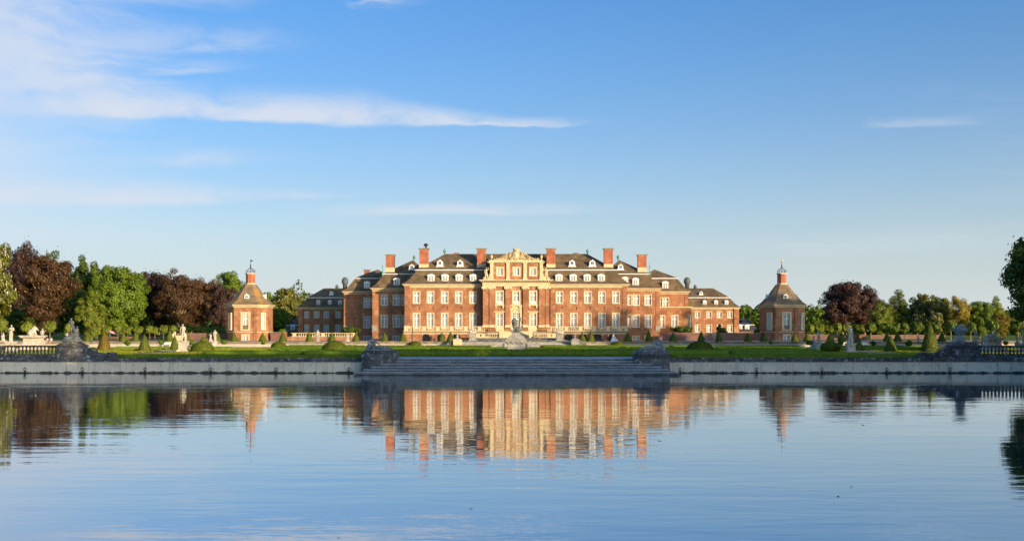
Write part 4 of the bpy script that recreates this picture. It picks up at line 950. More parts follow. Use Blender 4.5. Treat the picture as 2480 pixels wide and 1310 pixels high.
def crown_points(H, base, rad, nclump, per, seed, lobes=.25, lean=0.0, flat=.72, csize=(.16, .27), shell=.42, low=.75):
    rng = np.random.default_rng(seed); cz = base + (H - base) * .52; hz = (H - base) * .5
    d = rng.normal(size=(nclump * 2, 3)); d /= np.linalg.norm(d, axis=1, keepdims=True)
    env = np.array([1 + lobes * 2 * mnoise.noise(Vector((v[0] * 1.7 + seed, v[1] * 1.7, v[2] * 1.7 + seed * .7))) for v in d])
    rr = rng.uniform(0, 1, len(d)) ** shell * env
    k = rad * rng.uniform(*csize, len(d))
    c = d * rr[:, None]; c[:, :2] *= (rad - k * .6)[:, None]; c[:, 2] = cz + c[:, 2] * (hz - k * .4)
    wid = np.where(c[:, 2] < cz, 1 - (1 - low) * np.clip((cz - c[:, 2]) / hz, 0, 1) ** 2, 1); c[:, :2] *= wid[:, None]
    c = c[:nclump]; k = k[:nclump]; d = d[:nclump]
    ctr = np.array([0, 0, cz])
    P, Nn = [], []
    for i in range(nclump):
        m = int(per * (k[i] / (rad * .21)) ** 2); q = rng.normal(size=(m, 3)); q /= np.linalg.norm(q, axis=1, keepdims=True)
        q2 = q * (rng.uniform(.25, 1, m) ** .5)[:, None] * k[i]; q2[:, 2] *= flat
        out = (c[i] - ctr) / (np.linalg.norm(c[i] - ctr) + 1e-6)
        P.append(c[i] + q2); Nn.append(q * .7 + out * .5 + rng.normal(size=(m, 3)) * .45 + np.array([0, 0, .25]))
    return np.concatenate(P), np.concatenate(Nn), c, k, rng
def trunk_mesh(H, base, rad, seed, clumps, r0=.55, limbs=9, bend=.4):
    rnd = random.Random(seed); mb = MB(); top = base + (H - base) * .55
    pts = [(0, 0, -.15)] + [(rnd.uniform(-bend, bend) * t * .6, rnd.uniform(-bend, bend) * t * .6, top * t) for t in (.18, .36, .55, .78, 1.0)]
    mb.tube(pts, [r0 * 1.35, r0, r0 * .85, r0 * .7, r0 * .45, r0 * .18], 9)
    idx = rnd.sample(range(len(clumps)), min(limbs, len(clumps)))
    for i in idx:
        c = Vector(clumps[i]); zs = base + (top - base) * rnd.uniform(-.1, .55); zs = max(base * .7, min(zs, c.z - .5)); t = min(1, max(.05, zs / top))
        a = Vector((0, 0, zs)); mid = a.lerp(c, .5) + Vector((rnd.uniform(-.8, .8), rnd.uniform(-.8, .8), rnd.uniform(.2, 1.2)))
        o_ = c + (c - Vector((0, 0, c.z * .8))).normalized() * 1.1
        mb.tube([a, a.lerp(mid, .5) + Vector((0, 0, -.1)), mid, mid.lerp(c, .6), c, o_], [r0 * .42, r0 * .32, r0 * .22, r0 * .15, r0 * .10, r0 * .04], 6)
    return mb.mesh('trunk', 'trunk', True)
PROTO = {}
def proto(kind, k):
    """prototype meshes, all 20 m tall, crown radius 8 m; trees share them, turned and scaled"""
    key = (kind, k)
    if key in PROTO: return PROTO[key]
    seed = {'green': 1, 'deep': 20, 'lime': 40, 'copper': 60, 'dusky': 80, 'chestnut': 100, 'gold': 120, 'big': 140}[kind] + k
    spec = dict(green=(1.2, 170, 190, .31, 'leaf_green', .22), deep=(1.2, 170, 190, .31, 'leaf_deep', .30), lime=(1.4, 120, 180, .30, 'leaf_lime', .25),
                copper=(3.2, 170, 175, .27, 'leaf_copper', .28), dusky=(1.4, 170, 190, .29, 'leaf_dusky', .32), chestnut=(1.2, 150, 170, .36, 'leaf_chestnut', .18), gold=(1.8, 110, 160, .28, 'leaf_gold', .30), big=(.4, 260, 170, .28, 'leaf_dark', .10))[kind]
    base, nc, per, leaf, m, lob = spec
    P, N, c, kk, rng = crown_points(20, base, 8, nc, per, seed, lob, low=1.0 if kind == 'big' else .80)
    if kind in ('copper', 'dusky', 'deep', 'gold'):              # loose sprays breaking the outline
        n2 = 900; i = rng.integers(0, len(c), n2); q = rng.normal(size=(n2, 3)); q /= np.linalg.norm(q, axis=1, keepdims=True)
        P = np.concatenate([P, c[i] + q * (kk[i] * rng.uniform(1.0, 1.55, n2))[:, None]]); N = np.concatenate([N, q])
    P[:, 2] = np.maximum(P[:, 2], .3)
    crown = leaves_mesh('crown', P, N, leaf, m, rng)
    tr = trunk_mesh(20, base + 1.2, 8, seed, [tuple(x) for x in c], .52 if kind != 'copper' else .62, 46 if kind == 'copper' else 14)
    bl = None
    if kind == 'chestnut':                                      # upright white blossom candles on the outside
        ctr = np.array([0, 0, 11.0]); d = P - ctr; rr = np.linalg.norm(d / np.array([8, 8, 9]), axis=1); sel = np.where(rr > .72)[0]; sel = rng.choice(sel, 420, replace=False)
        pts, nn = [], []
        for s in sel:
            for q in range(3): pts.append(P[s] + d[s] / np.linalg.norm(d[s]) * .25 + np.array([0, 0, .12 + q * .2])); nn.append(rng.normal(size=3) + d[s] / np.linalg.norm(d[s]))
        bl = leaves_mesh('blossom', np.array(pts), np.array(nn), .20, 'blossom', rng, .8)
    PROTO[key] = (crown, tr, bl); return PROTO[key]
def tree(label, kind, k, x, y, H, rad, rz, name='broadleaf_tree', group=None, z=TERR):
    c, t, b = proto(kind, k); sx = rad / 8.0
    o = thing(name, label, 'tree', (x, y, z - .02), group, rz=rz, sc=(sx, sx, H / 20.0))
    put('crown', c, o); put('trunk', t, o)
    if b is not None: put('blossom', b, o)
    return o
def ptree(label, kind, k, px, top, radpx, Y, rz, name='broadleaf_tree', group=None):
    return tree(label, kind, k, gx(px, Y), Y, Z(top, Y) - TERR, radpx * Y / FOC, rz, name, group)
# left park edge
ptree('chestnut in blossom with white candles at the far left edge', 'chestnut', 0, -26, 583, 68, 240, .3, 'chestnut_tree')
ptree('dark purple beech rising behind the blossoming chestnut at left', 'dusky', 0, 52, 592, 50, 312, 1.0, 'copper_beech')
ptree('copper beech with pale leaning trunk and bare limbs behind the boar statue', 'copper', 0, 108, 612, 72, 272, 2.0, 'copper_beech')
ptree('olive green tree top showing above the copper beech at left', 'deep', 0, 132, 620, 46, 318, 2.6)
ptree('tall dark green tree left of the bright green beech', 'deep', 1, 206, 628, 42, 306, .5)
ptree('broad bright green beech, largest green tree of the left park edge', 'green', 0, 292, 640, 66, 276, 1.4)
ptree('green tree rising just behind the left shoulder of the broad beech', 'green', 1, 250, 640, 40, 300, 3.0)
ptree('young light green tree in front of the broad beech', 'lime', 0, 222, 714, 32, 264, .9)
ptree('purple beech with thin crown right of the broad green beech', 'dusky', 1, 384, 646, 46, 296, 4.1, 'copper_beech')
ptree('wide copper beech in the middle of the dark row left of the pavilion', 'copper', 1, 432, 662, 52, 286, 5.2, 'copper_beech')
ptree('copper beech second from the left pavilion in the dark row', 'copper', 0, 492, 668, 48, 292, .1, 'copper_beech')
ptree('low dark beech crowding against the left pavilion', 'dusky', 0, 540, 690, 36, 288, 3.6, 'copper_beech')
ptree('green tree rising behind the dark beeches left of the pavilion spire', 'green', 1, 556, 655, 40, 345, 2.2)
ptree('round chestnut between the left pavilion and the service wing', 'chestnut', 1, 692, 697, 50, 318, 1.1, 'chestnut_tree')
ptree('small green tree at the right side of the left pavilion', 'green', 0, 652, 704, 24, 335, 2.9)
ptree('low green tree at the foot of the chestnut beside the left pavilion', 'green', 1, 674, 745, 26, 305, .8)
ptree('dark tree filling the gap behind the copper beech and the tall dark green tree', 'deep', 1, 172, 652, 42, 322, 1.2)
ptree('dark green tree between the broad beech and the purple beech', 'deep', 0, 345, 668, 36, 325, 2.4)
ptree('purple beech tucked behind the two copper beeches left of the pavilion', 'dusky', 1, 462, 676, 44, 325, 1.1, 'copper_beech')
ptree('low green tree under the copper beech behind the boar statue', 'deep', 0, 60, 742, 44, 300, 3.9)
# right park edge
ptree('large dark purple beech standing alone right of the right pavilion', 'dusky', 1, 2040, 671, 58, 318, .4, 'copper_beech')
ptree('right shoulder of the purple beech, slightly lower dark tree', 'dusky', 0, 2094, 694, 44, 322, 2.0, 'copper_beech')
ptree('sunlit lime green tree right of the purple beech', 'lime', 0, 2136, 735, 34, 300, 1.3)
ptree('green tree behind the sunlit lime tree', 'lime', 0, 2176, 712, 42, 325, 3.1)
ptree('tall chestnut left of the golden tree at right', 'chestnut', 1, 2234, 710, 34, 322, .7, 'chestnut_tree')
ptree('chestnut standing just left of the golden tree', 'chestnut', 0, 2276, 711, 30, 316, 2.4, 'chestnut_tree')
ptree('golden leaved tree glowing in the evening sun', 'gold', 0, 2322, 712, 32, 310, 4.0)
ptree('small blossoming chestnut below the tall chestnuts at right', 'chestnut', 1, 2226, 760, 20, 296, 5.0, 'chestnut_tree')
ptree('small blossoming chestnut above the cone topiary at right', 'chestnut', 0, 2268, 752, 18, 292, 1.9, 'chestnut_tree')
ptree('green tree just right of the golden tree', 'green', 1, 2372, 728, 32, 318, .2)
ptree('pale green far tree near the right edge', 'lime', 0, 2412, 726, 26, 400, 1.7)
ptree('low gold green tree beside the dark tree at right edge', 'gold', 0, 2424, 752, 24, 300, 3.3)
ptree('low green tree filling the gap at the right edge', 'green', 0, 2462, 748, 30, 305, 2.7)
# old trees along the right bank: they stand outside the picture and throw the evening shade on the quay
bank = []
for i, (xe, ye, ze, t) in enumerate([(-84, 140, 3, 176), (-76, 140, 3, 170), (-68, 141, 3, 164), (-60, 143, 3, 156), (-52, 147, 2, 150), (-44, 149, 2, 148), (-36, 151, 2, 142), (-28, 153, 2, 136), (-20, 156, 2, 130), (-12, 159, 2, 124), (-4, 164, 2, 118), (4, 171, 2, 110), (11, 180, 2, 104), (17, 190, 2, 98),
                                     (14, 247, 3.5, 124), (21, 247, 6, 110), (28, 250, 8, 94), (63, 247, 11.5, 72), (57, 247, 10.5, 76), (68, 247, 11.5, 76), (53, 172, 6.5, 62), (60, 150, 5, 50), (62, 138, 5, 26)]):
    bank.append((xe + t * math.sin(SUN_AZ), ye + t * math.cos(SUN_AZ), ze + t * math.tan(SUN_EL) + 1.5, 7.8))
for i, (x, y, h, r) in enumerate(bank[4:14:3]): bank.append((x + 11 + (i % 3), y - 7 + (i % 4), h + 0.5, 7.8))
SIDE = ('nearest the camera', 'farther along')
for i, (x, y, h, r) in enumerate(bank):
    tree('old deep green tree on the right bank of the pond', 'deep', i % 2, x, y, h - 1.8, r, i * 1.3, 'bank_tree', 'trees along the right bank', 1.8)
tree('huge dark green tree cut by the right edge of the picture', 'big', 0, 86.2, 168, 21.5, 9.4, 2.2, 'bank_tree', None, 1.8)
# far woods
def wood(label, pts, m, seed):
    rng = np.random.default_rng(seed); P, N = [], []
    for (x, y, h, r) in pts:
        n = 700; q = rng.normal(size=(n, 3)); q /= np.linalg.norm(q, axis=1, keepdims=True)
        lob = 1 + .25 * np.sin(q[:, 0] * 5 + x) * np.cos(q[:, 2] * 4 + y)
        p = q * np.array([r, r, h * .5]) * lob[:, None] * rng.uniform(.8, 1, n)[:, None] + np.array([x, y, TERR + h * .5]); P.append(p); N.append(q + rng.normal(size=(n, 3)) * .5)
    P = np.concatenate(P); P[:, 2] = np.maximum(P[:, 2], TERR + .2)
    return tag(put('far_wood', leaves_mesh('far_wood', P, np.concatenate(N), .75, m, rng)), label, 'wood', kind='stuff')
rnd = random.Random(9)
wood('far sunlit wood on the horizon between the buildings', [(gx(px, Y), Y, Z(745 + rnd.uniform(-3, 7), Y) - TERR, rnd.uniform(5, 8)) for px in range(1770, 2020, 14) for Y in (430 + rnd.uniform(-15, 40),)], 'leaf_green', 3)
wood('darker wood beyond the far right gardens', [(gx(px, Y), Y, Z(rnd.uniform(745, 765), Y) - TERR, rnd.uniform(6, 9)) for px in range(1990, 2800, 18) for Y in (440 + rnd.uniform(-20, 60),)], 'leaf_deep', 4)
wood('dark wood filling the horizon behind the left park trees', [(gx(px, Y), Y, Z(rnd.uniform(690, 730), Y) - TERR, rnd.uniform(7, 9)) for px in range(-300, 760, 20) for Y in (400 + rnd.uniform(-20, 60),)], 'leaf_deep', 5)
# ---------------------------------------------------------------- clipped trees on stems
def clip_proto(seed, m):
    P, N, c, k, rng = crown_points(2.9, 1.25, 1.35, 30, 60, seed, .12, shell=.25, csize=(.25, .36))
    cm = leaves_mesh('crown', P, N, .17, m, rng); t = MB().tube([(0, 0, -.1), (.02, 0, .8), (0, .02, 1.6), (0, 0, 2.2)], [.09, .075, .07, .04], 7).mesh('trunk', 'trunk', True); return cm, t
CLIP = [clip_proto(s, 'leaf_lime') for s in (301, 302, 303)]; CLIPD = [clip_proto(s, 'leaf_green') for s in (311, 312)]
def ball_tree(px, top, bot, rpx, Y, k, label, dark=False, base=TERR):
    cm, t = (CLIPD if dark else CLIP)[k % (2 if dark else 3)]; zt = Z(top, Y) - base
    o = thing('clipped_tree', label, 'clipped tree', (gx(px, Y), Y, base - .02), 'clipped ball trees', rz=k * 2.1, sc=(rpx * Y / FOC / 1.4, rpx * Y / FOC / 1.4, zt / 2.95)); put('crown', cm, o); put('trunk', t, o); return o
ORD = 'first second third fourth fifth sixth seventh eighth ninth tenth eleventh twelfth thirteenth fourteenth fifteenth sixteenth'.split()
ball_tree(4, 773, 805, 20, 236, 0, 'clipped ball tree on a stem at the far left edge, behind the standing statue')
ball_tree(66, 778, 804, 15, 244, 1, 'clipped ball tree standing behind the boar statue')
ball_tree(121, 777, 806, 15, 244, 2, 'clipped ball tree right of the boar statue, above two seated people')
ball_tree(166, 783, 806, 12, 262, 0, 'clipped ball tree half hidden by the sculpture group on the left quay')
xs = [214, 238, 262, 286, 310, 336, 362, 378, 398, 418, 438, 458, 478, 498, 518, 538]
for i, px in enumerate(xs): ball_tree(px + random.uniform(-3, 3), 788 + random.uniform(-2, 4), 808, 13 + random.uniform(-1, 1.5), 268, i, 'clipped ball tree %s from the left in the long row before the left park edge' % ORD[i])
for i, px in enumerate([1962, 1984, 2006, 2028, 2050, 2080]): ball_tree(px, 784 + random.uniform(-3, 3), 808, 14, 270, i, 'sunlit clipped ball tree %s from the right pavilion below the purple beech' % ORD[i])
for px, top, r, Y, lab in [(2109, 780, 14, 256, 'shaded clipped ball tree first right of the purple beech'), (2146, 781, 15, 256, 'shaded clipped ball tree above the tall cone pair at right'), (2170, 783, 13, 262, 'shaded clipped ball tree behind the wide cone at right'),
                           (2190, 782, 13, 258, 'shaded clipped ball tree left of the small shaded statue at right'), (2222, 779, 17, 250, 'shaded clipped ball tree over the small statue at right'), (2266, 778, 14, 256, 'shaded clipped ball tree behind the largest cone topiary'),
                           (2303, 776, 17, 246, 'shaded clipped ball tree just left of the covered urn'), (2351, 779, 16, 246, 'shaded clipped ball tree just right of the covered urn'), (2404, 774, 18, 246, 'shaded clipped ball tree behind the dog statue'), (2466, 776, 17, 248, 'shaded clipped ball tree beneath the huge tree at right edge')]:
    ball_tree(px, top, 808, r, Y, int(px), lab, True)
# ---------------------------------------------------------------- topiary: cones, domes, small standards
def surf_leaves(name, verts_fn, n, size, m, seed):
    rng = np.random.default_rng(seed); P, N = verts_fn(rng, n); return leaves_mesh(name, P, N, size, m, rng)
def topiary_mesh(kind, m, seed):
    """solid clipped body with uneven skin, covered in short leaf sprays"""
    prof = {'cone': lambda t: .5 * (1 - t) ** .92 * (1 + .12 * math.sin(t * 3.1)), 'dome': lambda t: .5 * math.sqrt(max(0, 1 - t ** 2.4)) * (1 - .06 * (1 - t) ** 4),
            'ball': lambda t: .5 * math.sqrt(max(0, 1 - (1.7 * t - .70) ** 2)) if t < 1 else 0}[kind]
    rnd = random.Random(seed); seg, nr = 22, 12; rings = []
    for k in range(nr + 1):
        t = k / nr; r = max(prof(t), .006) * .97
        rings.append([(r * math.cos(2*math.pi*i/seg) * (1 + rnd.uniform(-.035, .035)), r * math.sin(2*math.pi*i/seg) * (1 + rnd.uniform(-.035, .035)), t * .985 + rnd.uniform(-.008, .008)) for i in range(seg)])
    body = MB().loft(rings).mesh('body', m, True)
    rng = np.random.default_rng(seed); n = 4200; t = rng.uniform(0, 1, n) ** (1.5 if kind == 'cone' else .95); a = rng.uniform(0, 2 * np.pi, n)
    r = np.array([max(prof(x), .004) for x in t]) * rng.normal(1.0, .012, n); dr = np.array([(prof(min(x + .02, 1)) - prof(max(x - .02, 0))) / .04 for x in t])
    P = np.stack([r * np.cos(a), r * np.sin(a), t], 1); N = np.stack([np.cos(a), np.sin(a), -np.clip(dr, -4, 4)], 1) + rng.normal(size=(n, 3)) * .55
    return body, leaves_mesh('foliage', P, N, .024, m, rng)
TOP = {(k, m): topiary_mesh(k, m, i + 40) for i, (k, m) in enumerate([('cone', 'leaf_yew'), ('cone', 'leaf_yew_gold'), ('dome', 'leaf_yew'), ('ball', 'leaf_yew')])}
def topiary(kind, px, top, bot, wpx, label, base=GARDEN, m='leaf_yew', Y=None, grp=None):
    Y = Y or gy(bot, base); b, f = TOP[(kind, m)]; w = wpx * Y / FOC; h = (bot - top) * Y / FOC
    o = thing('yew_' + kind, label, 'topiary', (gx(px, Y), Y, base - .03), grp, rz=px * .7, sc=(w, w, h + .03)); put('body', b, o); put('foliage', f, o); return o
cones = [(212, 'near the sculpture group on the left quay'), (299, 'right of the golden cone'), (328, 'behind the wide cone on the left lawn'), (411, 'left of the standing nude statue'), (452, 'directly behind the standing nude statue'),
         (493, 'behind the left golden dome, smallest'), (526, 'right of the pair of small statues'), (567, 'at the left foot of the left pavilion'), (636, 'at the right foot of the left pavilion'), (685, 'before the wall right of the left pavilion'),
         (749, 'before the middle of the left balustrade'), (804, 'right of the slim statue before the left balustrade'), (862, 'at the right end of the left balustrade'), (931, 'before the first cellar window of the left wing'), (976, 'at the left corner of the palace terrace'),
         (1070, 'left one of the pair beside the left stair block'), (1091, 'right one of the pair beside the left stair block'), (1410, 'left one of the pair beside the right stair block'), (1431, 'right one of the pair beside the right stair block'),
         (1520, 'at the right corner of the palace terrace'), (1571, 'before the cellar window of the right wing'), (1630, 'before the round bay of the right wing'), (1698, 'between two small statues before the right moat wall'), (1741, 'right of the slim statue before the right moat wall'),
         (1811, 'before the moat wall left of the right pavilion'), (1849, 'at the left foot of the right pavilion'), (1925, 'before the cellar window of the right pavilion'), (1955, 'at the right foot of the right pavilion'), (2011, 'behind the clipped box ball at right'), (2038, 'left of the tall shaded statue at right'),
         (2148, 'left one of the far pair at right'), (2174, 'right one of the far pair at right'), (2281, 'right of the largest cone topiary')]
for i, (px, where) in enumerate(cones):
    h = {493: 15, 452: 26, 411: 29, 1571: 30, 1431: 28, 1698: 26, 2038: 25}.get(px, 24) + random.uniform(-1, 1)
    topiary('cone', px, 826.5 - h, 826.5, (17 if h < 20 else 19.5) + random.uniform(-1, 1.5), 'clipped yew cone on the terrace ' + where, TERR, grp='yew cones along the terrace', Y=228.5)
topiary('cone', 252, 800, 848, 32, 'golden brown yew cone beside the left quay pedestal', m='leaf_yew_gold')
topiary('cone', 350, 809, 850, 31, 'wide green yew cone on the left lawn')
topiary('cone', 423, 811, 847, 23, 'slim yew cone just left of the standing nude statue')
topiary('cone', 2077, 806, 848, 26, 'slim steep yew cone right of the tall shaded statue')
topiary('cone', 2157, 811, 851, 31, 'wide yew cone between two small ball standards at right')
topiary('cone', 2252, 778, 853, 42, 'largest yew cone, towering behind the right quay pedestal')
for px, top, bot, w, lab, kd in [(490, 826, 852, 56, 'sunlit golden green yew dome right of the standing nude statue', 'dome'), (675, 827, 842, 38, 'low sunlit yew dome before the left moat wall', 'dome'), (810, 825, 854, 63, 'large dark yew dome left of the wide water steps', 'dome'),
                                 (1005, 826, 839.5, 32, 'small sunlit yew dome below the left end of the palace terrace', 'dome'), (1495, 826, 840.5, 36, 'small shaded yew dome below the wedding party', 'dome'), (1695, 826, 854, 68, 'largest dark yew dome right of the wide water steps', 'dome'),
                                 (1829, 836, 843, 23, 'smallest flat yew dome left of the right pavilion', 'dome'), (2011, 826, 852, 47, 'round clipped box ball beside the tall shaded statue', 'ball')]:
    topiary(kd, px, top, bot, w, lab)
def standard(px, top, bot, foot, rpx, label):
    Y = gy(foot); k = int(px) % 3; cm, t = CLIPD[k % 2]; s = rpx * Y / FOC / 1.4
    o = thing('small_standard', label, 'small tree', (gx(px, Y), Y, GARDEN - .02), 'small ball standards in the parterre', rz=px, sc=(s, s, (Z(top, Y) - GARDEN) / 2.95)); put('crown', cm, o)
    put('trunk', MB().tube([(0, 0, -.1), (.02, 0, .8), (0, 0, 2.0)], [.05, .04, .03], 6).mesh('trunk', 'trunk', True), o)
for px, top, bot, foot, r, lab in [(309, 823, 835, 847, 8, 'small ball standard left of the wide yew cone'), (391, 822, 836, 845, 8, 'small ball standard right of the wide yew cone'), (464, 822, 836, 845, 8, 'small ball standard just right of the standing nude statue'),
                                   (543, 821, 836, 843, 9, 'small ball standard before the left pavilion'), (637, 824, 836, 842, 6, 'smallest ball standard right of the left pavilion'), (1866, 824, 836, 842, 6, 'small ball standard left of the right pavilion'), (1960, 823, 839, 846, 9, 'small ball standard left of the clipped box ball'),
                                   (2036, 823, 837, 845, 8, 'small ball standard right of the clipped box ball'), (2115, 825, 837, 846, 7, 'small ball standard right of the slim steep cone'), (2202, 824, 837, 849, 10, 'small ball standard left of the largest cone'), (2362, 829, 838, 842, 7, 'small leafy standard right of the covered urn'), (2436, 825, 838, 843, 6, 'small leafy standard right of the dog statue')]:
    standard(px, top, bot, foot, r, lab)
# ---------------------------------------------------------------- box hedges of the parterre
def hedge(x0, x1, y0, y1, h, label, seed, dens=16, grp=None):
    rnd = random.Random(seed); z0 = GARDEN - .06; mb = MB(); st = .45
    nx = max(2, int((x1 - x0) / st)); ny = max(2, int((y1 - y0) / .6))
    J = lambda: rnd.uniform(-.035, .035)
    ring = lambda x: [(x, y0 + .02, z0), (x + J(), y0 + J(), z0 + h * .5), (x + J(), y0 + .03 + J(), z0 + h * .96)] + [(x + J(), y0 + (y1 - y0) * (i + .5) / ny, z0 + h + J()) for i in range(ny)] + [(x + J(), y1 - .03 + J(), z0 + h * .96), (x, y1, z0)]
    mb.loft([ring(x0 + (x1 - x0) * i / nx) for i in range(nx + 1)])
    o = thing('box_hedge', label, 'hedge', ((x0 + x1) / 2, (y0 + y1) / 2, GARDEN), grp, world=True); mb.build('body', 'leaf_box', o, smooth=True)
    rng = np.random.default_rng(seed); Lx, Ly = x1 - x0, y1 - y0
    nf, nt = int(Lx * h * dens * 1.6), int(Lx * Ly * dens)
    F = np.stack([rng.uniform(x0, x1, nf), np.full(nf, y0) + rng.normal(0, .03, nf), z0 + rng.uniform(0, 1, nf) * h], 1); FN = np.tile([0, -1, .2], (nf, 1)) + rng.normal(size=(nf, 3)) * .6
    T = np.stack([rng.uniform(x0, x1, nt), rng.uniform(y0, y1, nt), z0 + h + rng.normal(.01, .03, nt)], 1); TN = np.tile([0, -.2, 1], (nt, 1)) + rng.normal(size=(nt, 3)) * .6
    P = np.concatenate([F, T]); P -= np.array([(x0 + x1) / 2, (y0 + y1) / 2, GARDEN]); put('foliage', leaves_mesh('foliage', P, np.concatenate([FN, TN]), .11, 'leaf_box', rng), o)
    return o
hedge(gx(282, 140), gx(876, 140), 138.9, 139.9, .50, 'long low box hedge along the left quay coping', 1)
hedge(gx(1620, 140), gx(2240, 140), 138.9, 139.9, .50, 'long low box hedge along the right quay coping', 2)
hedge(-19.2, 19.2, 147.0, 148.8, .95, 'tall box hedge across the top of the wide water steps', 3, 20)
rows = [(155, 484, 2016, .62), (164, 640, 1990, .60), (174, 650, 1960, .56), (184, 655, 1960, .56), (194, 660, 1950, .55), (205, 668, 1940, .55), (213, 690, 1930, .50)]
rnd = random.Random(21)
for r, (Y, a, b, h) in enumerate(rows):
    xa, xb = gx(a, Y), gx(b, Y); gap = 4.6 if Y > 186 else 1.2
    for side, (p, q) in enumerate(((xa, -gap), (gap, xb))):
        n = 2 if r % 2 else 3
        for i in range(n):
            u0, u1 = p + (q - p) * i / n, p + (q - p) * (i + 1) / n
            dep = rnd.uniform(3.0, 5.5); y0 = Y + rnd.uniform(-1, 1.2)
            hedge(u0 + .3, u1 - .3, y0, y0 + dep, h * rnd.uniform(.88, 1.1), 'scroll bed box hedge, %s of the %s half, %s row from the water' % (('outer piece', 'middle piece', 'inner piece')[(i if n == 3 else i * 2) if side == 0 else 2 - (i if n == 3 else i * 2)], ('left', 'right')[side], ('first', 'second', 'third', 'fourth', 'fifth', 'sixth', 'seventh')[r]), 100 + r * 10 + side * 4 + i, 7, 'box hedges of the parterre beds')
for k, (Y, a, b) in enumerate(((190, 2035, 2245), (208, 2040, 2235))): hedge(gx(a, Y), gx(b, Y), Y, Y + 1.6, .62, 'low box hedge behind the %s cone topiary at right' % ('wide', 'far')[k], 70 + k, 10)
for k, (Y, a, b) in enumerate(((208, 280, 560),)): hedge(gx(a, Y), gx(b, Y), Y, Y + 1.2, .35, 'very low box edging at the back of the left lawn', 80 + k, 10)
# climbers and shrubs by the palace walls
def shrub(px, top, bot, wpx, Y, label, m, seed, base=None, flat=.8):
    base = Z(bot, Y) if base is None else base; h = Z(top, Y) - base; rad = wpx * Y / FOC / 2
    P, N, c, k, rng = crown_points(h, h * .05, rad, 26, 40, seed, .25, shell=.4, csize=(.22, .38)); P[:, 2] = np.clip(P[:, 2], 0.02, None)
    o = thing('shrub', label, 'shrub', (gx(px, Y), Y, base)); put('foliage', leaves_mesh('foliage', P, N, .20, m, rng), o)
    put('stem', MB().tube([(0, 0, -.1 - max(0, base - TERR)), (.1, 0, h * .35), (-.1, 0, h * .7)], [.1, .07, .02], 6).mesh('stem', 'trunk', True), o); return o
shrub(853, 794, 805, 58, 252, 'dark trailing shrub on the wall left of the palace', 'leaf_deep', 5)
shrub(1653, 793, 803, 54, 252, 'flat spreading shrub under the round bay', 'leaf_deep', 6)
shrub(1748, 788, 812, 32, 252, 'bushy dark shrub before the right service wing', 'leaf_deep', 7)
shrub(684, 798, 806, 18, 251, 'small round shrub on the wall by the left pavilion', 'leaf_green', 8)
shrub(1832, 798, 807, 14, 251, 'small round shrub on the wall by the right pavilion', 'leaf_deep', 9)
# ---------------------------------------------------------------- lawns: short upright blades, uncountable
def lawn(label, rects, dens, seed, size=.14):
    rng = np.random.default_rng(seed); P = []
    for x0, x1, y0, y1 in rects:
        n = int((x1 - x0) * (y1 - y0) * dens); P.append(np.stack([rng.uniform(x0, x1, n), rng.uniform(y0, y1, n), np.full(n, Zg + size * .35)], 1))
    P = np.concatenate(P); N = rng.normal(size=P.shape); N[:, 2] = rng.normal(.1, .3, len(P))
    return tag(put('lawn_grass', leaves_mesh('lawn_grass', P, N, size, 'leaf_lawn', rng, .6)), label, 'grass', kind='stuff')
lawn('short sunlit grass of the left lawn', [(-90, -61, 150, 216), (-56, -33, 169.5, 216), (-61, -36, 141, 165)], 22, 1)
lawn('short shaded grass of the right lawn', [(61, 100, 150, 216), (38, 56, 169.5, 216), (40, 62, 141, 165)], 16, 2)
# ---------------------------------------------------------------- sculpture: bodies are one continuous remeshed surface
def capsule(mb, p0, p1, r0, r1, seg=9):
    p0, p1 = Vector(p0), Vector(p1); d = p1 - p0; L = d.length
    if L < 1e-6: return mb.ball(p0, r0, seg, 6)
    d /= L; pts, rad = [], []
    for a in (-80, -50, -20): pts.append(p0 + d * r0 * math.sin(R(a))); rad.append(r0 * math.cos(R(a)))
    for a in (20, 50, 80): pts.append(p1 + d * r1 * math.sin(R(a))); rad.append(r1 * math.cos(R(a)))
    a = d.cross(Vector((0, 0, 1)) if abs(d.z) < .95 else Vector((1, 0, 0))).normalized(); b = d.cross(a)
    mb.loft([[tuple(p + a * r * math.cos(2*math.pi*i/seg) + b * r * math.sin(2*math.pi*i/seg)) for i in range(seg)] for p, r in zip(pts, rad)])
def sculpt(name, blobs, m, voxel=.03, extra=None):
    """blobs: ('c',p0,p1,r0,r1) limbs and ('e',centre,radii) masses, fused into one skin"""
    mb = MB()
    for b in blobs:
        if b[0] == 'c': capsule(mb, *b[1:])
        else: mb.ball(b[1], b[2], 12, 8)
    me = mb.mesh(name, m); o = bpy.data.objects.new('tmp', me); col.objects.link(o)
    md = o.modifiers.new('r', 'REMESH'); md.mode = 'VOXEL'; md.voxel_size = voxel; md.use_smooth_shade = True
    sm = o.modifiers.new('s', 'SMOOTH'); sm.factor = .5; sm.iterations = 1
    dg = bpy.context.evaluated_depsgraph_get(); out = bpy.data.meshes.new_from_object(o.evaluated_get(dg))
    bpy.data.objects.remove(o); out.name = name
    out.materials.clear(); out.materials.append(MATS[m]); return out
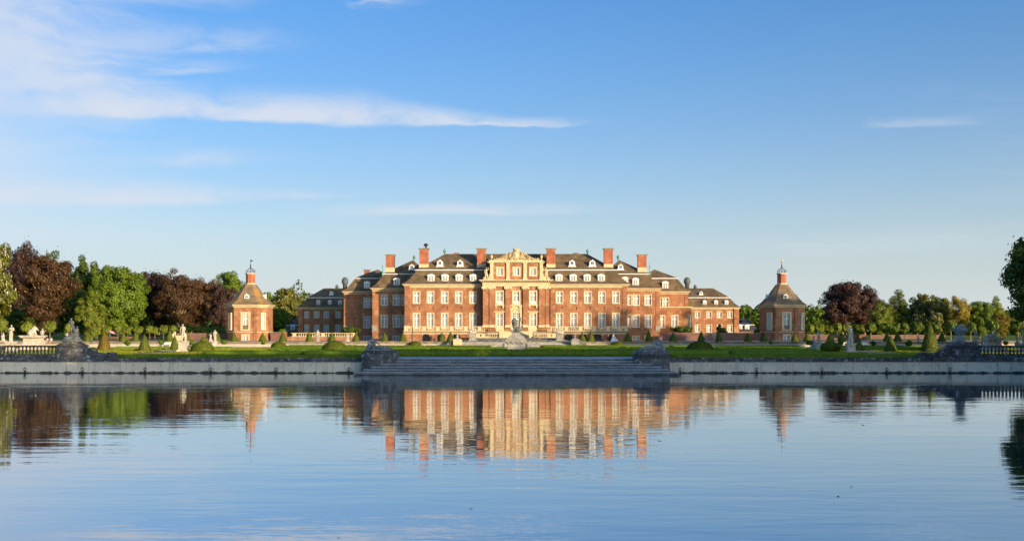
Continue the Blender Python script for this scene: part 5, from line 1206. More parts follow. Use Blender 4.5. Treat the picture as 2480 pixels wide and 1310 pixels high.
def head(x, y, z, s=1.0, fx=0.0, beard=False):
    """skull, jaw, nose, brow, hair knot; faces -y, fx turns the face sideways"""
    h = [('e', (x, y, z), (.046*s, .056*s, .066*s)), ('e', (x + fx*.02, y - .022*s, z - .030*s), (.034*s, .036*s, .036*s)), ('e', (x + fx*.03, y - .056*s, z - .004*s), (.010*s, .018*s, .016*s)),
         ('e', (x + fx*.02, y - .046*s, z + .018*s), (.034*s, .012*s, .008*s)), ('e', (x - fx*.01, y + .030*s, z + .022*s), (.044*s, .045*s, .050*s)), ('e', (x + .047*s, y, z - .004*s), (.008*s, .012*s, .016*s)), ('e', (x - .047*s, y, z - .004*s), (.008*s, .012*s, .016*s))]
    if beard: h.append(('e', (x, y - .04*s, z - .07*s), (.03*s, .028*s, .04*s)))
    return h
def hand(p, d, s=1.0):
    """palm, four unequal fingers and a side thumb leaving along d"""
    p, d = Vector(p), Vector(d).normalized(); a = d.cross(Vector((0, 1, .3))).normalized(); out = [('c', p, p + d * .035 * s, .017 * s, .018 * s)]
    for k, L in ((-1.5, .034), (-.5, .042), (.5, .045), (1.5, .038)):
        q = p + d * .045 * s + a * k * .009 * s; out.append(('c', q, q + (d * L + Vector((0, -.012, -.006))) * s, .0065 * s, .005 * s))
    out.append(('c', p + a * -.016 * s, p + (a * -.034 + d * .030) * s, .007 * s, .0055 * s)); return out
def standing(arms='chest', drape='skirt', lean=0.0, turn=0.0, headfx=0.0, legs=0.0):
    B = []; l = lean
    hx = l * .35
    B += head(l * 1.1, -.005, .925, 1.0, headfx); B += [('c', (l, 0, .83), (l * 1.05, 0, .89), .032, .028)]
    B += [('e', (l * .9, 0, .765), (.098, .066, .075)), ('e', (l * .7, 0, .68), (.080, .060, .075)), ('e', (hx, 0, .60), (.076, .060, .06)), ('e', (hx * .6, 0, .535), (.092, .070, .065))]
    B += [('c', (l - .075, 0, .805), (l + .075, 0, .805), .045, .045)]
    B += [('c', (-.048, 0, .53), (-.052, -.02 - legs * .2, .29), .056, .040), ('c', (-.052, -.02 - legs * .2, .29), (-.055, .01 - legs * .1, .045), .037, .022), ('c', (-.055, .01 - legs * .1, .03), (-.062, -.07 - legs * .1, .018), .024, .016)]
    B += [('c', (.05, 0, .53), (.062 + legs * .3, -.03, .29), .056, .040), ('c', (.062 + legs * .3, -.03, .29), (.058 + legs * .2, .02, .045), .037, .022), ('c', (.058 + legs * .2, .02, .03), (.072 + legs * .2, -.06, .018), .024, .016)]
    def arm(s, el, wr):
        sh = (l + s * .112, 0, .80); return [('c', sh, el, .036, .028), ('c', el, wr, .027, .019)] + hand(wr, Vector(wr) - Vector(el))
    if arms == 'chest': B += arm(-1, (l - .155, -.02, .67), (l - .03, -.085, .745)) + arm(1, (l + .155, -.01, .66), (l + .02, -.09, .70))
    elif arms == 'raised': B += arm(-1, (l - .155, .02, .67), (l - .14, -.05, .53)) + arm(1, (l + .19, -.02, .88), (l + .13, -.06, .99))
    elif arms == 'hip': B += arm(-1, (l - .175, .02, .69), (l - .085, -.05, .57)) + arm(1, (l + .15, -.03, .66), (l + .13, -.09, .52))
    else: B += arm(-1, (l - .145, .01, .66), (l - .13, -.05, .51)) + arm(1, (l + .145, .0, .66), (l + .10, -.09, .60))
    if drape == 'skirt':
        for i in range(9):
            a = -1 + 2 * i / 8; B.append(('c', (a * .075 + hx * .5, -.035 + .02 * math.cos(i * 2.3), .55), (a * .105, -.035 + .03 * math.cos(i * 1.9), .03), .036, .026))
        B.append(('c', (-.09, -.05, .60), (.10, -.06, .52), .03, .035))
    elif drape == 'cloak':
        for i in range(5): B.append(('c', (-.10 + i * .012, .05, .80), (-.13 + i * .03, .07, .04), .032, .03))
        B.append(('c', (-.085, -.06, .57), (.10, -.055, .50), .035, .03)); B.append(('c', (.09, .0, .5), (.12, .02, .06), .03, .035))
    elif drape == 'stump': B += [('c', (.13, .06, .0), (.12, .05, .42), .06, .045), ('c', (-.08, -.05, .55), (.10, -.05, .52), .026, .03)]
    B.append(('e', (.01, .01, .008), (.16, .13, .028)))
    return B
def putto(seed=0, s=1.0):
    """chubby child with raised arm on a lump of rock"""
    B = [('e', (0, 0, .12), (.26, .2, .14))] + head(.02, -.01, .90, 1.75, .3)
    B += [('e', (0, 0, .64), (.14, .11, .16)), ('e', (0, 0, .48), (.14, .12, .12)), ('c', (0, 0, .76), (.02, 0, .82), .06, .05), ('c', (-.07, 0, .42), (-.13, -.1, .28), .075, .055), ('c', (-.13, -.1, .28), (-.1, -.04, .10), .05, .035), ('c', (.07, 0, .42), (.14, -.06, .28), .075, .055), ('c', (.14, -.06, .28), (.17, 0, .08), .05, .035)]
    B += [('c', (-.13, 0, .73), (-.24, -.05, .84 if seed % 2 else .60), .05, .035), ('c', (-.24, -.05, .84 if seed % 2 else .60), (-.22, -.1, .98 if seed % 2 else .48), .032, .025), ('c', (.13, 0, .73), (.22, -.08, .60), .05, .035), ('c', (.22, -.08, .60), (.12, -.16, .55), .032, .025)]
    return [(b[0], tuple(v * s for v in b[1]), *( [tuple(v * s for v in b[2])] if b[0] == 'e' or len(b) == 3 else [tuple(v * s for v in b[2]), b[3] * s, b[4] * s])) for b in B]
def stack_ped(root, w, h, m, style='square'):
    """pedestal under a figure: base course, die, cap"""
    MB().box(-w * .62, w * .62, -w * .62, w * .62, 0, h * .14).box(-w * .55, w * .55, -w * .55, w * .55, h * .14, h * .22).build('base', m, root, shift=(0, 0, 0))
    if style == 'flare': MB().loft([[(a * w * k, b * w * k * .8, z) for a, b in ((-1, -1), (1, -1), (1, 1), (-1, 1))] for k, z in ((.58, h * .22), (.46, h * .38), (.40, h * .6), (.42, h * .84))]).build('die', m, root, shift=(0, 0, 0))
    else:
        MB().box(-w * .43, w * .43, -w * .43, w * .43, h * .22, h * .84).build('die', m, root, shift=(0, 0, 0)); MB().box(-w * .3, w * .3, -w * .455, -w * .43, h * .32, h * .74).build('panel', m, root, shift=(0, 0, 0))
    MB().box(-w * .50, w * .50, -w * .50, w * .50, h * .84, h * .92).box(-w * .55, w * .55, -w * .55, w * .55, h * .92, h).build('cap', m, root, shift=(0, 0, 0))
SC = {}
def fig_mesh(key, m):
    if (key, m) in SC: return SC[(key, m)]
    defs = {'venus': lambda: standing('chest', 'skirt', .02, 0, .4), 'youth': lambda: standing('down', 'stump', -.03, 0, -.6, .1), 'raised': lambda: standing('raised', 'cloak', .02, 0, .6), 'hip': lambda: standing('hip', 'cloak', .03, 0, -.5, .1), 'robe': lambda: standing('down', 'skirt', -.01, 0, .2)}
    SC[(key, m)] = sculpt('figure', defs[key](), m, .013) if key in defs else sculpt('figure', putto(int(key[-1])), m, .022); return SC[(key, m)]
def statue(px, top, feet, bot, label, key='venus', m='marble', base=GARDEN, Y=None, pw=None, flip=False, name='statue'):
    Y = Y or gy(bot, base); k = Y / FOC; hp = (Z(feet, Y) - base); hf = (feet - top) * k
    o = thing(name, label, 'statue', (gx(px, Y), Y, base - .02), 'garden statues'); w = pw * k if pw else hf * .48
    stack_ped(o, w, hp + .02, m)
    f = put('figure', fig_mesh(key, m), o, (0, 0, hp), 0, (-hf if flip else hf, hf, hf)); return o
statue(444, 784, 826, 852, 'tall pale nude statue on a high pedestal between cone and golden dome', 'youth', pw=22)
statue(521, 798, 826, 841, 'slim pale statue on a pedestal left of the left pavilion', 'robe', pw=11)
statue(510, 808, 823, 838, 'pale child figure just left of the slim statue by the left pavilion', 'putto1', pw=11)
statue(769, 798, 828, 838.5, 'slim pale statue on white pedestal before the left balustrade', 'hip', pw=12)
statue(795, 808, 826, 838.5, 'pale child group behind the large dark dome at left', 'putto0', pw=13)
statue(842, 808, 825, 839, 'pale child figure on a block right of the large dark dome', 'putto1', pw=10)
statue(27, 786, 827, 852, 'pale robed statue with crossed arms behind the left balustrade', 'venus', pw=20)
statue(102, 795, 824, 846, 'pale draped statue right of the boar pedestal', 'hip', pw=13)
statue(8, 806, 825, 838, 'small crouching figure at the far left edge below the ball tree', 'putto0', pw=14)
statue(162, 806, 823, 838, 'small sunlit child figure left of the sculpture group on the left quay', 'putto1', pw=9)
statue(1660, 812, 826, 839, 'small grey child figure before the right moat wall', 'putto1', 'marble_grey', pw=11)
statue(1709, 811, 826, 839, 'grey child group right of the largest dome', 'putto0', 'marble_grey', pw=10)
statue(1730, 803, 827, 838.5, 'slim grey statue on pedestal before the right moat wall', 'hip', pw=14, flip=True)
statue(1983, 800, 828, 845, 'slim shaded statue left of the clipped box ball', 'hip', pw=16, flip=True)
statue(1971, 812, 828, 840, 'small grey child figure left of the slim shaded statue', 'putto0', 'marble_grey', pw=12)
statue(2060, 788, 831, 853, 'tall shaded statue bending sideways on a high pedestal at right', 'raised', pw=21, flip=True)
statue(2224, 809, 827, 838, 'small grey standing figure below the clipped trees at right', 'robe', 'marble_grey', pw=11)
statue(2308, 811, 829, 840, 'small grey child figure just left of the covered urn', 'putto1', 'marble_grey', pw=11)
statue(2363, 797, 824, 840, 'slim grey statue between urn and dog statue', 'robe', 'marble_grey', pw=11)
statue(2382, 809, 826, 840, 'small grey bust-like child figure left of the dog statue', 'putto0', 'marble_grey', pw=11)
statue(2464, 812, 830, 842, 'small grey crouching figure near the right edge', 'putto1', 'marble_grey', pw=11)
statue(2481, 784, 832, 852, 'tall grey statue cut by the right edge', 'venus', 'marble', pw=20)
# animals on flared pedestals
def boar():
    B = [('e', (-.10, 0, .33), (.34, .20, .30)), ('e', (.06, 0, .48), (.24, .17, .26)), ('c', (.05, 0, .62), (.26, 0, .66), .19, .14), ('c', (.28, 0, .66), (.50, 0, .50), .12, .055), ('e', (.52, 0, .485), (.04, .05, .05)), ('c', (.20, .08, .78), (.18, .10, .92), .04, .015), ('c', (.20, -.08, .78), (.18, -.10, .92), .04, .015)]
    for q in (-1, 1): B += [('c', (.16, q * .1, .42), (.24, q * .11, .20), .085, .05), ('c', (.24, q * .11, .20), (.25, q * .11, .03), .045, .04), ('e', (-.24, q * .14, .22), (.2, .1, .2)), ('c', (-.2, q * .16, .1), (.02, q * .17, .05), .07, .045)]
    B += [('c', (-.1, 0, .60), (.16, 0, .82), .05, .05), ('c', (-.42, 0, .25), (-.50, .05, .32), .03, .015), ('e', (0, 0, .02), (.52, .27, .05))]
    return B
def dog():
    B = [('e', (-.12, 0, .22), (.36, .16, .16)), ('e', (.18, 0, .34), (.17, .14, .22)), ('c', (.22, 0, .5), (.27, 0, .72), .12, .085), ('e', (.28, 0, .80), (.10, .085, .095)), ('c', (.32, 0, .80), (.45, -.02, .74), .065, .035), ('c', (.25, .05, .86), (.24, .07, .99), .04, .012), ('c', (.25, -.05, .86), (.24, -.07, .99), .04, .012)]
    for q in (-1, 1): B += [('c', (.24, q * .1, .30), (.30, q * .11, .05), .06, .035), ('c', (.30, q * .11, .05), (.46, q * .11, .03), .035, .03), ('e', (-.34, q * .13, .17), (.17, .08, .15)), ('c', (-.3, q * .16, .06), (-.08, q * .17, .04), .05, .035)]
    B += [('c', (-.46, 0, .16), (-.62, -.08, .06), .035, .02), ('e', (0, 0, .02), (.55, .24, .05))]; return B
def lion():
    B = [('e', (.08, 0, .22), (.28, .17, .22)), ('e', (-.06, 0, .42), (.19, .16, .24)), ('e', (-.10, 0, .60), (.20, .18, .19)), ('e', (-.16, -.02, .78), (.13, .125, .13)), ('c', (-.22, -.04, .76), (-.31, -.06, .72), .075, .055), ('e', (-.12, 0, .80), (.18, .17, .17)), ('c', (-.10, .08, .92), (-.1, .09, .97), .035, .02), ('c', (-.10, -.10, .92), (-.1, -.11, .97), .035, .02)]
    for q in (-1, 1): B += [('c', (-.12, q * .1, .42), (-.17, q * .11, .20), .08, .055), ('c', (-.17, q * .11, .20), (-.17, q * .11, .04), .05, .045), ('c', (-.17, q * .11, .03), (-.27, q * .11, .025), .05, .04), ('e', (.14, q * .13, .17), (.19, .1, .17)), ('c', (.1, q * .16, .05), (-.05, q * .17, .04), .06, .045)]
    B += [('c', (.34, 0, .12), (.46, .02, .30), .035, .03), ('c', (.46, .02, .30), (.40, .02, .62), .03, .028), ('c', (.40, .02, .62), (.30, .02, .88), .028, .03), ('c', (.30, .02, .88), (.34, .02, 1.02), .04, .03), ('c', (-.18, -.16, .45), (-.10, -.20, .62), .10, .10), ('e', (0, 0, .015), (.44, .24, .04))]
    return B
def beast(px, top, feet, bot, label, fn, m, wpx, name, cat):
    Y = gy(bot); k = Y / FOC; o = thing(name, label, cat, (gx(px, Y), Y, GARDEN - .02), 'animal sculptures'); hp = Z(feet, Y) - GARDEN; hf = (feet - top) * k
    w = wpx * k; stack_ped(o, w, hp + .02, m, 'flare'); put('figure', sculpt('figure', fn(), m, .016), o, (0, 0, hp), 0, hf / .98); return o
beast(80, 787, 812, 847, 'pale seated boar statue on a large flared pedestal at left', boar, 'marble', 44, 'boar_statue', 'statue')
beast(2404, 791, 818, 851, 'grey reclining dog statue with raised head on a flared pedestal', dog, 'marble', 38, 'dog_statue', 'statue')
# lion on its stepped monument before the palace stairs
Yl = gy(847); kl = Yl / FOC
li = thing('lion_monument', 'grey lion statue with raised tail on a garlanded monument before the palace stairs', 'statue', (gx(1250, Yl), Yl, GARDEN - .02))
rr = lambda w, z, d=.8: [(-w, -w * d, z), (w, -w * d, z), (w, w * d, z), (-w, w * d, z)]
h1, h2, h3 = (847 - 822) * kl, (847 - 812) * kl, (847 - 805) * kl
MB().loft([rr(2.35, 0), rr(2.35, .18), rr(2.2, .22), rr(2.05, .5), rr(1.85, h1 * .55), rr(1.9, h1 * .9), rr(2.0, h1)]).build('sarcophagus', 'stone_mid', li, shift=(0, 0, 0))
MB().loft([rr(1.75, h1), rr(1.7, h1 + .12), rr(1.3, h2 - .1), rr(1.2, h2)]).build('upper_step', 'stone_mid', li, shift=(0, 0, 0))
MB().loft([rr(1.05, h2), rr(.80, h2 + .2), rr(.75, h3 - .1), rr(.85, h3)]).build('plinth', 'stone_mid', li, shift=(0, 0, 0))
for i in range(4):
    x0, x1 = -1.7 + i * .86, -1.7 + (i + 1) * .86
    MB().tube([(x0 + (x1 - x0) * t / 6, -1.66, h1 * .82 - .34 * math.sin(math.pi * t / 6)) for t in range(7)], .085, 6).build('garland', 'stone_mid', li, shift=(0, 0, 0), smooth=True)
for q in (-1, 1):
    MB().lathe([(.18, 0), (.45, .1), (.40, .6), (.28, .9), (.34, 1.1), (.1, 1.3)], q * 2.05, -1.45, 10).build('scroll_foot', 'stone_mid', li, shift=(0, 0, 0), smooth=True)
put('lion', sculpt('lion', lion(), 'bronze_grey', .016), li, (0, 0, h3), 0, (805 - 769) * kl / 1.02)
# sculpture pairs on the palace stairs
for s, px, lab, mm in ((-1, 1145, 'sunlit sculpture group on a round pedestal left of the palace stairs', 'marble'), (1, 1356, 'sculpture group on a square pedestal right of the palace stairs', 'marble')):
    Y = 231; k = Y / FOC; o = thing('stair_sculpture', lab, 'statue', (gx(px, Y), Y, TERR - .02), 'stair sculptures'); hp = Z(806, Y) - TERR
    stack_ped(o, 1.7, hp + .02, 'stone_mid')
    put('figure', fig_mesh('putto%d' % (1 if s < 0 else 0), mm), o, (-.15, 0, hp), 0, 1.75); put('companion', fig_mesh('putto0', mm), o, (.45, .2, hp), .5, 1.2); put('rock', sculpt('rock', [('e', (0, 0, .05), (.8, .6, .3)), ('e', (-.45, -.1, .2), (.4, .35, .3)), ('e', (.5, -.2, .1), (.35, .3, .35))], mm, .07), o, (0, 0, hp))
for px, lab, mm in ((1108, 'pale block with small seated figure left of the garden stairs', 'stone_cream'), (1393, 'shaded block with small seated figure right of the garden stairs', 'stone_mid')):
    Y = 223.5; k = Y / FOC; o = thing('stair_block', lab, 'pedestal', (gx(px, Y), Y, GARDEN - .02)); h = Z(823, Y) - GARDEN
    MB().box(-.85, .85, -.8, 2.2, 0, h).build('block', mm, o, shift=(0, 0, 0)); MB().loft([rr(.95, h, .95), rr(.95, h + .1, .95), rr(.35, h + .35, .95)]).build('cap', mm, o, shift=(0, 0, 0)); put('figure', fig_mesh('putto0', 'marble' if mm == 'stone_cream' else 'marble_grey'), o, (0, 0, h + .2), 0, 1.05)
    q = -1 if px < 1250 else 1
    MB().extr([(q * .86, 0), (q * 2.6, 0), (q * 2.2, h * .55), (q * .9, h * .95)], -.3, 1.9).build('ramp_wall', 'stone_dark', o, shift=(0, 0, 0))
# covered urn on the right quay
u = thing('covered_urn', 'large covered stone urn with swags on the right quay pedestal', 'urn', (gx(2325, QY + 1), QY + .95, Z(829, QY)))
hU = (829 - 786) * QY / FOC
MB().lathe([(.62, 0), (.70, .12), (.55, .30), (.62, .5), (.30, hU * .36), (.34, hU * .40), (.62, hU * .48), (.86, hU * .66), (.92, hU * .76)], 0, 0, 16).build('bowl', 'stone_mid', u, shift=(0, 0, 0), smooth=True)
MB().lathe([(.92, hU * .76), (.70, hU * .80), (.62, hU * .86), (.76, hU * .875), (.60, hU * .94), (.22, hU * .975), (.14, hU * 1.0), (.02, hU * 1.02)], 0, 0, 16).build('lid', 'stone_mid', u, shift=(0, 0, 0), smooth=True)
for q in (-1, 1): MB().tube([(q * .82, 0, hU * .62), (q * 1.05, 0, hU * .68), (q * 1.08, 0, hU * .78), (q * .86, 0, hU * .82)], .09, 7).build('handle', 'stone_mid', u, shift=(0, 0, 0), smooth=True)
MB().tube([(.80 * math.cos(a), .86 * math.sin(a), hU * .70 - .14 * abs(math.sin(a * 2))) for a in [math.pi + math.pi * i / 16 for i in range(17)]], .08, 6).build('swag', 'stone_mid', u, shift=(0, 0, 0), smooth=True)
# tall group on the left quay: standing woman, child, rocks, basket
def group_left():
    B = [('e', (0, 0, .3), (1.35, .7, .42)), ('e', (-.5, -.2, .55), (.7, .5, .45)), ('e', (.5, -.1, .6), (.6, .5, .4)), ('e', (-.95, -.1, .35), (.5, .45, .35)), ('e', (1.0, -.1, .3), (.45, .4, .3)), ('e', (0, .1, .95), (.55, .45, .45))]
    def sc(bl, s, o):
        out = []
        for b in bl:
            f = lambda v: (v[0] * s + o[0], v[1] * s + o[1], v[2] * s + o[2])
            out.append(('e', f(b[1]), tuple(r * s for r in b[2])) if b[0] == 'e' else ('c', f(b[1]), f(b[2]), b[3] * s, b[4] * s))
        return out
    B += sc(standing('chest', 'cloak', -.06, 0, -.8), 2.25, (-.05, 0, 1.05)); B += sc(putto(1), 1.25, (.62, -.1, .95)); B += [('c', (-.35, .05, 1.2), (-.62, -.1, .85), .16, .12), ('c', (-.62, -.1, .85), (-.9, -.15, .6), .12, .1), ('c', (.2, -.2, 1.1), (.5, -.35, .75), .16, .12), ('c', (.5, -.35, .75), (.9, -.35, .5), .12, .09), ('e', (.35, -.2, 1.6), (.22, .2, .28))]
    return B
gl = thing('sculpture_group', 'tall dark sculpture group of a woman and child on the left quay pedestal', 'statue', (gx(176, QY + .9), QY + .95, Z(830, QY)))
put('figure', sculpt('figure', group_left(), 'bronze_grey', .028), gl, (0, 0, -.05), 0, (.95, .95, .98))
# river gods beside the water stairs
def river_god(raised):
    B = [('e', (-1.15, .1, .38), (.42, .4, .40)), ('c', (-1.35, .1, .3), (-.9, -.1, .30), .30, .24)]                   # the urn he leans on
    B += [('e', (-.72, 0, .42), (.30, .28, .30)), ('e', (-.80, 0, .78), (.30, .24, .30)), ('e', (-.86, -.02, 1.08), (.36, .24, .22)), ('c', (-.88, -.03, 1.22), (-.86, -.06, 1.38), .12, .10)]
    B += [(b[0], tuple(v * 3.0 + o for v, o in zip(b[1], (-.86, -.06, -1.28))), *([tuple(v * 3.0 for v in b[2])])) for b in head(0, 0, .95, .92, .5, True)]
    if raised: B += [('c', (-1.18, 0, 1.16), (-1.45, -.05, 1.42), .12, .09), ('c', (-1.45, -.05, 1.42), (-1.30, -.1, 1.75), .085, .06)]
    else: B += [('c', (-1.18, 0, 1.12), (-1.32, -.08, .82), .12, .09), ('c', (-1.32, -.08, .82), (-1.15, -.25, .70), .085, .06)]
    B += [('c', (-.55, -.04, 1.14), (-.30, -.18, .86), .12, .09), ('c', (-.30, -.18, .86), (-.05, -.26, .66), .085, .06)] + hand((-.03, -.26, .64), (.8, -.2, -.4), 2.6)
    B += [('c', (-.62, -.16, .36), (.22, -.24, .52 if raised else .42), .22, .16), ('c', (.22, -.24, .52 if raised else .42), (.98, -.16, .22), .145, .085), ('c', (-.62, .12, .36), (.28, .10, .46), .22, .16), ('c', (.28, .10, .46), (1.12, .05, .24), .14, .08), ('c', (1.0, -.16, .2), (1.16, -.2, .34), .08, .05), ('c', (1.14, .05, .22), (1.32, .02, .36), .08, .05)]
    B += [('c', (-.4, -.3, .45), (.5, -.36, .22), .14, .1), ('c', (-.1, -.38, .30), (.8, -.3, .14), .12, .1), ('e', (0, 0, .06), (1.6, .55, .10))]
    return B
for s, lab, rs in ((-1, 'reclining bearded stone figure left of the water steps', False), (1, 'reclining stone figure with raised arm right of the water steps', True)):
    x0, x1 = (gx(880, QY), gx(963, QY)) if s < 0 else (gx(1534, QY), gx(1618, QY)); cx = (x0 + x1) / 2; w = (x1 - x0) / 2
    zt, zs_ = Z(848.5, 136), Z(857, 136)
    pd = thing('statue_plinth', 'dark stone plinth under the reclining figure %s of the water steps' % ('left' if s < 0 else 'right'), 'pedestal', (cx, QY - .4, 0))
    def hexa(k, d): return [(-w * k, -d * .72), (-w * k * .62, -d), (w * k * .62, -d), (w * k, -d * .72), (w * k, d), (-w * k, d)]
    for nm, rings in (('footing', ((1.0, 1.95, .30), (1.0, 1.95, .62))), ('die', ((.985, 1.9, .62), (.985, 1.9, zs_ - .55))), ('upper_course', ((1.0, 1.93, zs_ - .55), (1.0, 1.93, zs_))), ('top', ((1.0, 1.93, zs_), (.90, 1.8, zt - .1), (.84, 1.7, zt)))):
        MB().loft([[(x, y, z) for x, y in hexa(k, d)] for k, d, z in rings]).build(nm, 'stone_dark', pd, shift=(0, 0, 0))
    st_ = thing('reclining_statue', lab, 'statue', (cx, QY - .5, zt - .03)); put('figure', sculpt('figure', river_god(rs), 'marble_grey', .028), st_, (-s * .05, 0, 0), 0, (-s * 1.17 * (1 if s < 0 else 1), 1.15, (848.5 - 813) * QY / FOC / 1.68))
    st_.children[0].scale.x = 1.17 if s < 0 else -1.17
# figures on the palace attic
for s in (-1, 1):
    f = put('attic_figure', sculpt('attic_figure', [(b[0], tuple(v * 2.9 for v in b[1]), *([tuple(v * 2.9 for v in b[2])] if b[0] == 'e' else [tuple(v * 2.9 for v in b[2]), b[3] * 2.9, b[4] * 2.9])) for b in standing('raised', 'cloak', .02)] + [('e', (.5, 0, .3), (.5, .35, .5)), ('e', (.75, 0, .9), (.25, .25, .6)), ('e', (-.45, 0, .3), (.4, .3, .4))], 'stone_carved', .06), pal,
            (s * 72.5 * sC, YC + .1 - YA, ENT1 - TERR), 0, (-s, 1, 1.0))
# ---------------------------------------------------------------- people and small things
def person(label, px, Y, base, h, body, parts, rz=0.0, group=None):
    """body: blobs of the unclothed figure (skin); parts: clothing and hair as children"""
    o = thing('person', label, 'person', (gx(px, Y), Y, base), group, rz=rz)
    put('body', sculpt('body', body, 'skin', .014), o, (0, 0, 0), 0, h)
    for nm, bl, m in parts: put(nm, sculpt(nm, bl, m, .014), o, (0, 0, 0), 0, h)
    return o
def grow(bl, k): return [(b[0], b[1], tuple(r * k for r in b[2])) if b[0] == 'e' else (b[0], b[1], b[2], b[3] * k, b[4] * k) for b in bl]
def hair(long=False, x=0.0):
    b = [('e', (x, .012, .945), (.052, .060, .062)), ('e', (x, .030, .92), (.048, .045, .06))]
    if long: b += [('c', (x, .035, .92), (x, .045, .80), .045, .03)]
    return b
torso = [('c', (-.09, 0, .80), (.09, 0, .80), .050, .050), ('e', (0, 0, .74), (.112, .078, .09)), ('e', (0, 0, .64), (.098, .072, .09)), ('e', (0, 0, .55), (.10, .078, .06))]
legs_ = [('c', (-.05, 0, .53), (-.055, -.01, .28), .064, .048), ('c', (-.055, -.01, .28), (-.055, .01, .06), .046, .034), ('c', (.05, 0, .53), (.06, -.02, .28), .064, .048), ('c', (.06, -.02, .28), (.06, .01, .06), .046, .034)]
shoes = [('c', (-.055, .01, .025), (-.062, -.075, .02), .03, .024), ('c', (.06, .01, .025), (.07, -.07, .02), .03, .024)]
def sleeves(l, r): return [('c', (-.112, 0, .80), l[0], .042, .035), ('c', l[0], l[1], .034, .027), ('c', (.112, 0, .80), r[0], .042, .035), ('c', r[0], r[1], .034, .027)]
Yw = 227.2
dn = standing('down', None, 0)
person('man in dark navy suit standing beside the bride on the terrace edge', 1459, Yw, TERR, 1.84, dn, [('suit_jacket', torso + sleeves(((-.145, .01, .66), (-.13, -.05, .52)), ((.145, 0, .66), (.10, -.09, .60))), 'cloth_navy'), ('trousers', legs_, 'cloth_navy'), ('shoes', shoes, 'cloth_black'), ('hair', hair(), 'hair_dark'), ('shirt_front', [('e', (0, -.066, .75), (.03, .022, .07))], 'cloth_white')], rz=.5, group='wedding party')
person('woman in wine red jacket bending towards the bride', 1472, Yw + .3, TERR, 1.72, standing('chest', None, .06, 0, .5), [('jacket', [(b[0], tuple((b[1][0] + .05, *b[1][1:])), *b[2:]) if b[0] == 'e' else b for b in torso] + sleeves(((-.12, -.02, .67), (.0, -.085, .74)), ((.21, -.01, .66), (.09, -.09, .70))), 'cloth_wine'), ('skirt', [('c', (-.04, 0, .56), (-.06, 0, .30), .085, .085), ('c', (.04, 0, .56), (.06, 0, .30), .085, .085)], 'cloth_black'), ('shoes', shoes, 'cloth_black'), ('hair', hair(True, .06), 'hair_dark')], rz=.9, group='wedding party')
br = person('bride in white gown with long veil spread to the right', 1485, Yw + .1, TERR, 1.70, dn, [('bodice', torso[1:], 'cloth_white'), ('gown', [('c', (a * .05, b * .05, .55), (a * .26 + .04, b * .24, .06), .07, .10) for a in (-1, -.4, .3, 1) for b in (-1, 0, 1)] + [('c', (.06, 0, .40), (.52, .02, .05), .10, .07), ('c', (.1, -.1, .3), (.66, -.05, .035), .08, .04), ('e', (.05, 0, .16), (.34, .28, .20))], 'cloth_white'),
                                                                                       ('veil', [('c', (.0, .05, .95), (.12, .10, .70), .05, .06), ('c', (.12, .10, .70), (.34, .10, .38), .06, .07), ('c', (.34, .10, .38), (.60, .08, .10), .07, .06)], 'cloth_white'), ('hair', hair(False), 'hair_brown')], rz=-.2, group='wedding party')
seat = head(0, -.02, .87, 1) + [('c', (0, 0, .78), (0, -.01, .83), .032, .03), ('e', (0, 0, .70), (.10, .07, .08)), ('e', (0, .01, .60), (.09, .068, .08)), ('e', (0, .02, .52), (.10, .085, .06)), ('c', (-.05, 0, .50), (-.07, -.24, .50), .058, .045), ('c', (-.07, -.24, .50), (-.07, -.25, .27), .04, .028), ('c', (.05, 0, .50), (.07, -.24, .50), .058, .045), ('c', (.07, -.24, .50), (.08, -.27, .27), .04, .028), ('c', (-.07, -.25, .25), (-.075, -.33, .235), .025, .018), ('c', (.08, -.27, .25), (.085, -.35, .235), .025, .018),
        ('c', (-.11, 0, .76), (-.15, -.06, .64), .034, .028), ('c', (-.15, -.06, .64), (-.07, -.17, .57), .026, .02), ('c', (.11, 0, .76), (.15, -.06, .64), .034, .028), ('c', (.15, -.06, .64), (.07, -.17, .57), .026, .02)] + hand((-.07, -.17, .57), (.2, -1, -.1)) + hand((.07, -.17, .57), (-.2, -1, -.1))
top_s = [('c', (-.08, 0, .76), (.08, 0, .76), .048, .048), ('e', (0, 0, .70), (.11, .08, .085)), ('e', (0, .01, .60), (.10, .076, .09)), ('c', (-.11, 0, .76), (-.15, -.06, .64), .04, .034), ('c', (.11, 0, .76), (.15, -.06, .64), .04, .034)]
shorts = [('e', (0, .02, .52), (.108, .092, .065)), ('c', (-.05, 0, .50), (-.065, -.17, .50), .066, .056), ('c', (.05, 0, .50), (.065, -.17, .50), .066, .056)]
hs = [('e', (0, .0, .89), (.053, .060, .06))]
person('person in rose top seated on the terrace wall right of the boar statue', 115, 225.7, 2.93 - .45 * 1.75, 1.75, seat, [('top', top_s, 'cloth_rose'), ('shorts', shorts, 'cloth_navy'), ('hair', hs, 'hair_dark')], rz=.15, group='two people seated on the terrace wall')
person('person in white top seated on the terrace wall right of the boar statue', 124.5, 225.7, 2.93 - .45 * 1.75, 1.78, seat, [('top', top_s, 'cloth_white'), ('shorts', shorts, 'cloth_rose'), ('hair', hs, 'hair_brown')], rz=-.3, group='two people seated on the terrace wall')
person('standing person in dark clothes holding a pink parasol behind the golden cone', 266, 240, TERR, 1.70, standing('raised', None, 0), [('coat', torso + sleeves(((-.155, .02, .67), (-.14, -.05, .53)), ((.19, -.02, .88), (.13, -.06, .97))), 'cloth_teal'), ('trousers', legs_, 'cloth_black'), ('shoes', shoes, 'cloth_black'), ('hair', hair(), 'hair_dark')])
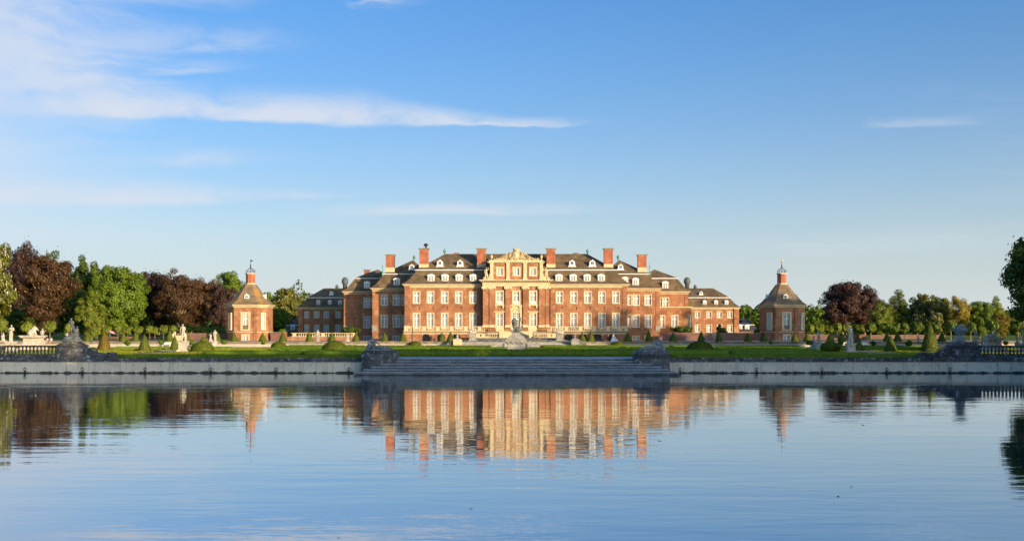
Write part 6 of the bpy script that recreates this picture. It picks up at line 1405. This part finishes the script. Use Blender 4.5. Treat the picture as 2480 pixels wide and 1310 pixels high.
pr = thing('parasol', 'pink parasol held by the person behind the golden cone', 'parasol', (gx(267.5, 240) + .2, 239.9, TERR + 1.70)); pr.rotation_euler = (0, R(24), 0)
MB().lathe([(.02, .62), (.3, .58), (.62, .44), (.85, .22), (.83, .22), (.6, .40), (.3, .54), (.02, .57)], 0, 0, 16).build('canopy', 'cloth_pink', pr, shift=(0, 0, 0), smooth=True); MB().tube([(0, 0, -.1), (0, 0, .68)], .015, 6).build('shaft', 'iron', pr, shift=(0, 0, 0))
# white garden benches against the terrace wall
def bench(px, label):
    Y = 224.2; o = thing('garden_bench', label, 'bench', (gx(px, Y), Y, Zg), 'white garden benches')
    for i in range(3): MB().box(-.95, .95, -.28 + i * .17, -.14 + i * .17, .44, .48).build('seat_slat', 'white_paint', o, shift=(0, 0, 0))
    for i in range(4): MB().box(-.95, .95, .26, .30, .54 + i * .12, .63 + i * .12).build('back_slat', 'white_paint', o, shift=(0, 0, 0))
    for q in (-1, 1):
        for y in (-.24, .24): MB().box(q * .85 - .04, q * .85 + .04, y - .04, y + .04, 0, 1.02 if y > 0 else .44).build('leg', 'white_paint', o, shift=(0, 0, 0))
        MB().box(q * .93 - .03, q * .93 + .03, -.3, .3, .66, .70).build('armrest', 'white_paint', o, shift=(0, 0, 0))
for px, lab in ((404, 'white garden bench left of the slim yew cone'), (460, 'white garden bench right of the standing nude statue'), (2040, 'white garden bench left of the tall shaded statue'), (2092, 'white garden bench right of the slim steep cone')): bench(px, lab)
# floodlight boxes sunk in the left lawn
for px, py, lab in ((330, 849, 'dark floodlight box on the left lawn, leftmost of three'), (396, 847, 'dark floodlight box beside the slim yew cone'), (387, 843, 'small dark floodlight box at the back of the left lawn')):
    Y = gy(py); o = thing('floodlight', lab, 'floodlight', (gx(px, Y), Y, Zg), 'floodlights on the left lawn')
    MB().loft([rr(.42, 0, .6), rr(.42, .18, .6), rr(.36, .24, .6)]).build('housing', 'iron', o, shift=(0, 0, 0)); MB().box(-.32, .32, .1, .24, .18, .34).build('lens_hood', 'iron', o, shift=(0, 0, 0))
# leaves adrift on the pond
LEAF = MB().add([(-.16, 0, .012), (-.05, -.08, .02), (.08, -.06, .035), (.17, .01, .05), (.06, .07, .03), (-.06, .07, .02)], [(0, 1, 2, 3, 4, 5)]).mesh('drifting_leaf', 'earth')
for i, (px, py, lab) in enumerate(((2062, 1179, 'dark leaf adrift on the water lower right, upper of two'), (2030, 1203, 'dark leaf adrift on the water lower right, lower of two'), (1140, 1232, 'dark leaf adrift on the water near the bottom middle'), (2090, 1028, 'dark leaf adrift below the purple beech reflection'), (1597, 1066, 'dark leaf adrift right of the palace reflection'), (820, 1302, 'dark leaf adrift at the lower edge left of the middle'))):
    Y = gy(py, 0.0); put_ = tag(put('drifting_leaf', LEAF, None, (gx(px, Y), Y, .004), i * 1.3, (.55, .6, .55, 1.0, .9, .35)[i]), lab, 'leaf', 'leaves adrift on the pond')
